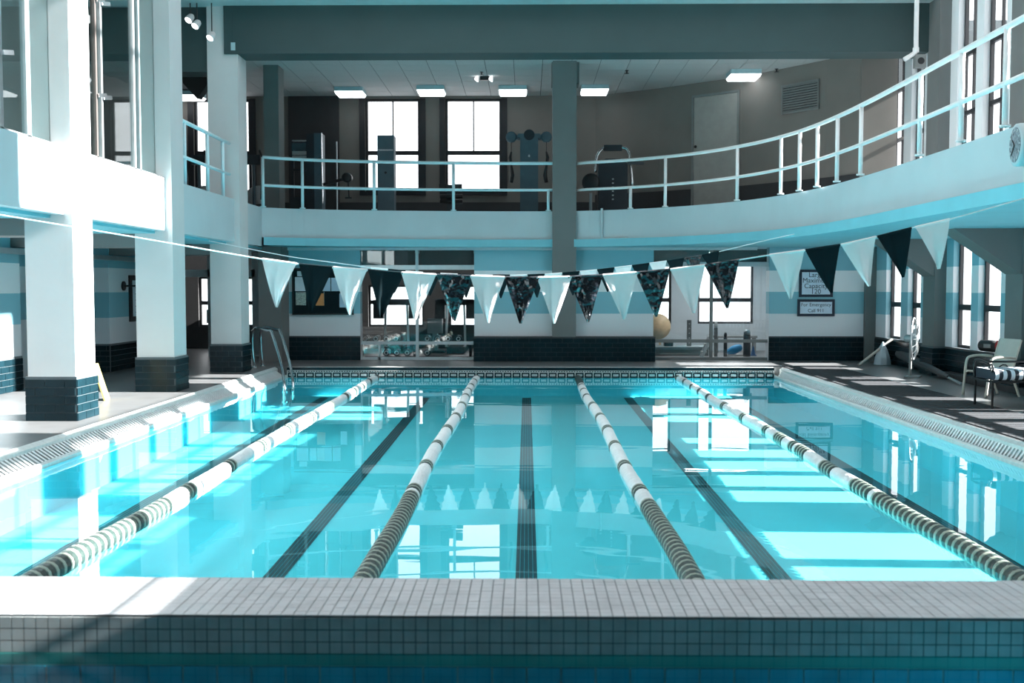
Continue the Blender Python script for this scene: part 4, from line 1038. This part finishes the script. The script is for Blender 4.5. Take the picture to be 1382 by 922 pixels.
for k in range(8):
    px = (494, 508, 522, 535, 577, 591, 605, 619)[k]; dumbbell(colx(px, Yd), Yd, DECK + z1_ + .076, f'black dumbbell with grey end on the upper rack tier, {order(k)} from the left')
for k, px in enumerate((522, 536, 550, 577)): dumbbell(colx(px, Yd), Yd, DECK + z2_ + .076, f'black dumbbell with grey end on the lower rack tier, {order(k)} from the left')
Y = 25.4; x0 = colx(587, Y)
o = thing('weight_machine', 'grey green bench machine between the two treadmills', 'exercise machine', (x0, Y, DECK))
q = MB(); q.box(-.18, .18, -.1, .1, at(587, 450, Y).z - DECK, at(587, 430, Y).z - DECK); q.build('back_pad', M['grey_metal'], o)
q = MB(); q.box(-.06, .06, -.06, .2, 0, at(587, 450, Y).z - DECK); q.build('post', M['grey_metal'], o)
q = MB(); q.box(-.25, .25, -.3, .3, 0, .06); q.build('foot', M['machine_dark'], o)

# ================================================================= BRIGHT ROOM behind the right opening
Y = 24.2
x0, x1 = colx(884, Y), colx(957, Y)
o = thing('tub_ledge', 'low grey stone ledge inside the bright side room', 'ledge', ((x0 + x1) / 2, Y + .4, DECK))
q = MB(); q.box(-(x1 - x0) / 2, (x1 - x0) / 2, -.4, .4, 0, .14); q.build('base', M['louvre'], o)
q = MB(); q.box(-(x1 - x0) / 2 - .03, (x1 - x0) / 2 + .03, -.43, .43, .14, .2); q.build('slab', M['grey_metal'], o)
TZ = DECK + .2
p = at(890, 450, 25.6); o = thing('wood_disc', 'round pale wood disc at the left of the bright side room', 'disc', (p.x, 25.5, DECK))
q = MB(); q.lathe([(.30, -.03), (.31, 0), (.30, .03)], (-.05, 0, .62), 'y', 28); q.build('disc', M['wood'], o, smooth=True)
q = MB(); q.box(-.03, .03, -.02, .02, 0, .4); q.build('stand', M['wood'], o)
p = at(930, 450, 24.6); o = thing('stud_panel', 'narrow dark panel with pale studs standing on the stone ledge', 'panel', (p.x, 24.6, TZ)); H_ = at(930, 432, 24.6).z - TZ
q = MB(); q.box(-.05, .05, -.03, .03, 0, H_); q.build('board', M['louvre'], o)
for k in range(5):
    q = MB(); q.lathe([(.018, -.04), (.015, -.03)], (0, 0, .08 + k * H_ / 5.5), 'y', 8); q.build('stud', M['plaster'], o)
p = at(902, 465, 24.6); o = thing('block_seat', 'dark block seat on the stone ledge in the bright room', 'seat', (p.x, 24.6, TZ)); H_ = at(902, 460, 24.6).z - TZ
q = MB(); q.box(-.1, .1, -.1, .1, 0, H_); q.build('block', M['machine_dark'], o); q = MB(); q.box(-.13, .13, -.12, .12, H_, H_ + .04); q.build('top', M['grey_metal'], o)
p = at(952, 470, 24.0); o = thing('step_frame', 'white sloping step frame beside the grey screen bar', 'steps', (p.x, 23.65, DECK))
for yy in (-.12, .12):
    q = MB(); q.beam((-.15, yy, 0), (.1, yy, .62), .05, .05); q.build('side_rail', M['alu'], o)
for k in range(3):
    t_ = .2 + k * .28; q = MB(); q.box(-.15 + .25 * t_ - .05, -.15 + .25 * t_ + .05, -.12, .12, .62 * t_ - .015, .62 * t_ + .015); q.build('step', M['plaster'], o)
def canister(px, wpx, py, lab, m1, m2):
    Y_ = 23.9; p = at(px, 470, Y_); o = thing('foam_roller', lab, 'cylinder', (p.x, Y_, DECK)); H_ = at(px, py, Y_).z - DECK; r_ = wpx / 2 * Y_ / F
    q = MB(); q.lathe([(r_ * .95, 0), (r_, .02), (r_, H_ * .8), (r_ * .9, H_ * .82)], (0, 0, 0), 'z', 14); q.build('body', M[m1], o, smooth=True)
    q = MB(); q.lathe([(r_ * .9, H_ * .82), (r_ * .95, H_ * .9), (r_ * .6, H_)], (0, 0, 0), 'z', 14); q.build('cap', M[m2], o, smooth=True)
canister(1008, 10, 445, 'tall dark cylinder with grey cap in the bright side room', 'machine_dark', 'grey_metal')
canister(979, 5, 449, 'thin dark stand left of the blue vinyl roll', 'machine_dark', 'machine_dark')
canister(966, 5, 434, 'slim pale pole next to the grey screen bar', 'louvre', 'plaster')
p = at(992, 474, 24.0); o = thing('vinyl_bag', 'bright blue folded vinyl float in the bright side room', 'float', (p.x, 24.1, DECK))
q = MB(); q.tube(smooth([(-.17, 0, .07), (-.08, 0, .10), (.05, -.02, .17), (.16, 0, .19)], 4), [.05, .06, .07, .08, .09, .095, .1, .1, .1, .09, .085, .08, .06], 12); q.build('body', M['blue'], o, smooth=True)
q = MB(); q.box(-.19, .19, -.1, .1, 0, .04); q.build('base', M['plaster'], o)
p = at(1019, 478, 24.0); o = thing('cone_marker', 'small navy cone at the right of the bright side room', 'cone', (p.x, 24.2, DECK))
q = MB(); q.lathe([(.08, 0), (.08, .02), (.055, .025), (.012, .22)], (0, 0, 0), 'z', 12); q.build('cone', M['navy_cloth'], o)
p = at(985, 465, 24.4); o = thing('steel_bench', 'slim steel bench behind the blue vinyl float', 'bench', (p.x + .35, 25.3, DECK))
q = MB(); q.box(-.55, .45, -.15, .15, .36, .41); q.build('seat', M['louvre'], o)
for xx in (-.5, .4):
    for yy in (-.12, .12):
        q = MB(); q.box(xx - .02, xx + .02, yy - .02, yy + .02, 0, .36); q.build('leg', M['louvre'], o)

# ================================================================= RIGHT DECK
mm = MB(); mm.box(-.52, .52, -.745, .745, 0, .012)
for k in range(9):
    mm.box(-.50, .50, -.72 + k * .17, -.68 + k * .17, .012, .015)
mme = mm.mesh('mat', M['rubber'])
mlab = ['under the far sunlit patches', 'second from the far end', 'third from the far end', 'fourth from the far end', 'beside the far edge of the patio chair', 'in front of the striped bench', 'first toward the spa past the striped bench', 'second toward the spa past the striped bench']
for k in range(8):
    ob = link('floor_mat', mme, None, (5.57, 20.1 - k * 1.5, DECK)); tag(ob, 'black ribbed rubber mat on the right deck, ' + mlab[k], 'mat', 'rubber mats along the right pool edge')

# beige patio chair
p = atz(1335, 540, DECK)
def chair_beige(loc, rz):
    o = thing('patio_chair', 'beige sling patio chair with rounded arms near the right wall', 'chair', loc, rz)
    for s_ in (-1, 1):
        q = MB(); q.tube(smooth([(-.32, s_ * .27, 0), (-.28, s_ * .28, .35), (-.25, s_ * .28, .58), (-.16, s_ * .28, .64), (.05, s_ * .28, .65), (.24, s_ * .27, .63)], 4), .022, 8); q.build('arm', M['beige'], o, smooth=True)
        q = MB(); q.tube([(.34, s_ * .25, 0), (.18, s_ * .25, .38)], .02, 8); q.build('rear_leg', M['beige'], o)
        q = MB(); q.tube([(-.28, s_ * .24, .40), (.18, s_ * .24, .36), (.36, s_ * .24, .92)], .02, 8); q.build('side_rail', M['beige'], o)
    q = MB(); q.obox((-.05, 0, .385), (.23, 0, -.02), (0, .235, 0), (0, 0, .006)); q.build('seat', M['sling'], o)
    q = MB(); q.obox((.275, 0, .66), (.085, 0, .27), (0, .235, 0), (.006, 0, -.002)); q.build('backrest', M['sling'], o)
    return o
p = atz(1318, 536, DECK)
pc = chair_beige((p.x + .27, p.y + .16, DECK), R(16)); pc.scale = (.88, .88, .88)
# wrought iron bench with striped cushions
p = atz(1352, 553, DECK)
o = thing('iron_bench', 'black wrought iron bench with striped black and white cushion at the right edge', 'bench', (p.x + .48, p.y + .22, DECK))
SH = .36
for (xx, yy) in ((-.62, -.26), (.62, -.26), (-.62, .26), (.62, .26), (-.2, -.26), (.2, -.26)):
    q = MB(); q.tube([(xx, yy, 0), (xx, yy, SH)], .016, 8); q.build('leg', M['iron'], o)
q = MB(); q.tube([(-.64, -.28, SH), (.64, -.28, SH), (.64, .28, SH), (-.64, .28, SH)], .016, 8, True); q.build('seat_frame', M['iron'], o)
for s_ in (-1, 1):
    q = MB(); q.tube(smooth([(s_ * .62, .28, SH), (s_ * .63, .28, SH + .22), (s_ * .63, .1, SH + .25), (s_ * .63, -.18, SH + .22)], 4), .015, 8)
    sc_ = [(s_ * .63, -.24 + (.07 - t_ * .004) * math.cos(t_ * .5), SH + .16 + (.07 - t_ * .004) * math.sin(t_ * .5)) for t_ in range(16)]
    q.tube(sc_, .012, 6); q.build('scroll_arm', M['iron'], o, smooth=True)
q = MB(); q.tube([(-.62, .28, SH + .22), (.62, .28, SH + .22)], .014, 8)
for k in range(5):
    xx = -.48 + k * .24
    q.tube([(xx + .07 * math.cos(t_ * .6), .28, SH + .11 + .07 * math.sin(t_ * .6)) for t_ in range(11)], .009, 6, True)
q.build('scroll_back', M['iron'], o, smooth=True)
def cushion_mesh():
    m = MB(); pr = []; n = 10
    for k in range(n + 1): a_ = -math.pi / 2 + math.pi * k / n; pr.append((.25 + .065 * math.cos(a_), .065 * math.sin(a_)))
    prof = [(-p_[0], p_[1]) for p_ in pr[::-1]] ; prof = [(p_[0], p_[1]) for p_ in pr] + [(-p_[0], p_[1]) for p_ in pr[::-1]]
    N = len(prof)
    vs = [(x, a, b) for x in (-.30, .30) for a, b in prof]
    m.add(vs, [(i, (i + 1) % N, N + (i + 1) % N, N + i) for i in range(N)] + [tuple(range(N))[::-1], tuple(range(N, 2 * N))]); return m
cu = striped('striped_ticking', (.75, .82, .9), (.012, .02, .035), 0, .10)
for xx in (-.31, .31):
    q = cushion_mesh(); ob = q.build('seat_cushion', cu, o, loc=(xx, 0, SH + .085))
# radio on the window sill
p = at(1335, 463, 16.9)
o = thing('portable_radio', 'rounded black and red portable radio on the right window sill', 'radio', (WR + .06, 17.02, .722), R(-50))
q = MB(); q.lathe([(.06, -.2), (.09, -.17), (.095, 0), (.09, .10)], (0, 0, .1), 'x', 16); q.build('body', M['black'], o, smooth=True)
q = MB(); q.lathe([(.092, .10), (.09, .17), (.06, .2)], (0, 0, .1), 'x', 16); q.build('end_cap', M['red'], o, smooth=True)
q = MB(); q.box(-.08, .03, -.102, -.09, .07, .13); q.build('display', M['louvre'], o)
# round fan
p = at(1231, 490, 19.6); zc_ = at(1231, 457, 18.4).z
o = thing('floor_fan', 'round white floor fan seen edge on against the right wall', 'fan', (6.72, 18.35, DECK), R(62))
zc_ = zc_ - DECK
q = MB(); q.tube([(.30 * math.cos(a_ * math.pi / 14), 0, zc_ + .36 * math.sin(a_ * math.pi / 14)) for a_ in range(28)], .014, 8, True); q.build('rim', M['alu'], o, smooth=True)
for k in range(16):
    a_ = k * math.pi / 8; q = MB(); q.tube([(.05 * math.cos(a_), -.05, zc_ + .05 * math.sin(a_)), (.18 * math.cos(a_), -.07, zc_ + .24 * math.sin(a_)), (.30 * math.cos(a_), -.01, zc_ + .36 * math.sin(a_))], .004, 5); q.build('grille_wire', M['louvre'], o)
q = MB(); q.lathe([(.05, -.07), (.06, -.05), (.07, .12), (.04, .16)], (0, 0, zc_), 'y', 14); q.build('hub', M['grey_metal'], o, smooth=True)
for k in range(3):
    a_ = k * 2 * math.pi / 3; q = MB(); d1 = Vector((math.cos(a_), 0, math.sin(a_))); d2 = Vector((-math.sin(a_), .5, math.cos(a_))); q.obox(Vector((0, 0, zc_)) + d1 * .15, d1 * .1, d2 * .05, (0, .004, 0)); q.build('blade', M['grey_metal'], o)
q = MB(); q.box(-.2, .2, -.12, .12, 0, .03); q.tube([(0, .05, .03), (0, .05, zc_ - .05)], .025, 8); q.build('stand', M['louvre'], o)
# closed umbrella lying on the deck, and a pole with draped cloth
a, b = atz(1204, 490, DECK), atz(1298, 521, DECK)
d = (b - a); o = thing('folded_umbrella', 'long dark folded parasol lying on the right deck', 'umbrella', tuple(a)); L_ = d.length; u = d.normalized()
q = MB(); q.tube([Vector((0, 0, .22)) * (1 - t_) + u * L_ * t_ + Vector((0, 0, .045)) for t_ in (0, .15, .4, .7, .85)], [.03, .10, .085, .055, .03], 10); q.build('canopy', M['umbrella'], o)
q = MB(); q.tube([u * L_ * .8 + Vector((0, 0, .075)), u * L_ + Vector((0, 0, .03))], .022, 8); q.build('pole', M['grey_metal'], o)
q = MB(); q.tube([u * L_ * -.05 + Vector((.05, .1, .28)), u * L_ * .35 + Vector((.05, .1, .03))], .03, 8); q.build('rib', M['grey_metal'], o)
a = atz(1159, 494, DECK); b = at(1204, 458, a.y + .3)
o = thing('draped_pole', 'leaning beige pole with a grey white cloth draped over it on the right deck', 'pole', tuple(a)); v = b - a
q = MB(); q.tube([Vector((0, 0, .02)), v], .028, 8); q.build('pole', M['beige'], o)
c0 = a.lerp(b, .72) - a
q = MB(); q.lathe([(.17, -.36), (.15, -.22), (.09, -.05), (.03, .06), (.01, .10)], tuple(c0), 'z', 9); q.build('cloth', M['cloth'], o)
q = MB(); q.tube([c0 + Vector((.02, .1, -.0)), Vector((c0.x + .25, c0.y + .2, .015))], .02, 6); q.build('prop', M['grey_metal'], o)
# low black bench heater along the right wall
q = MB(); q.box(WR - .26, WR - .03, 14.0, 18.4, DECK, DECK + .10)
struct('trim_6', q, M['gym_dark'], 'low dark plinth along the foot of the right wall')
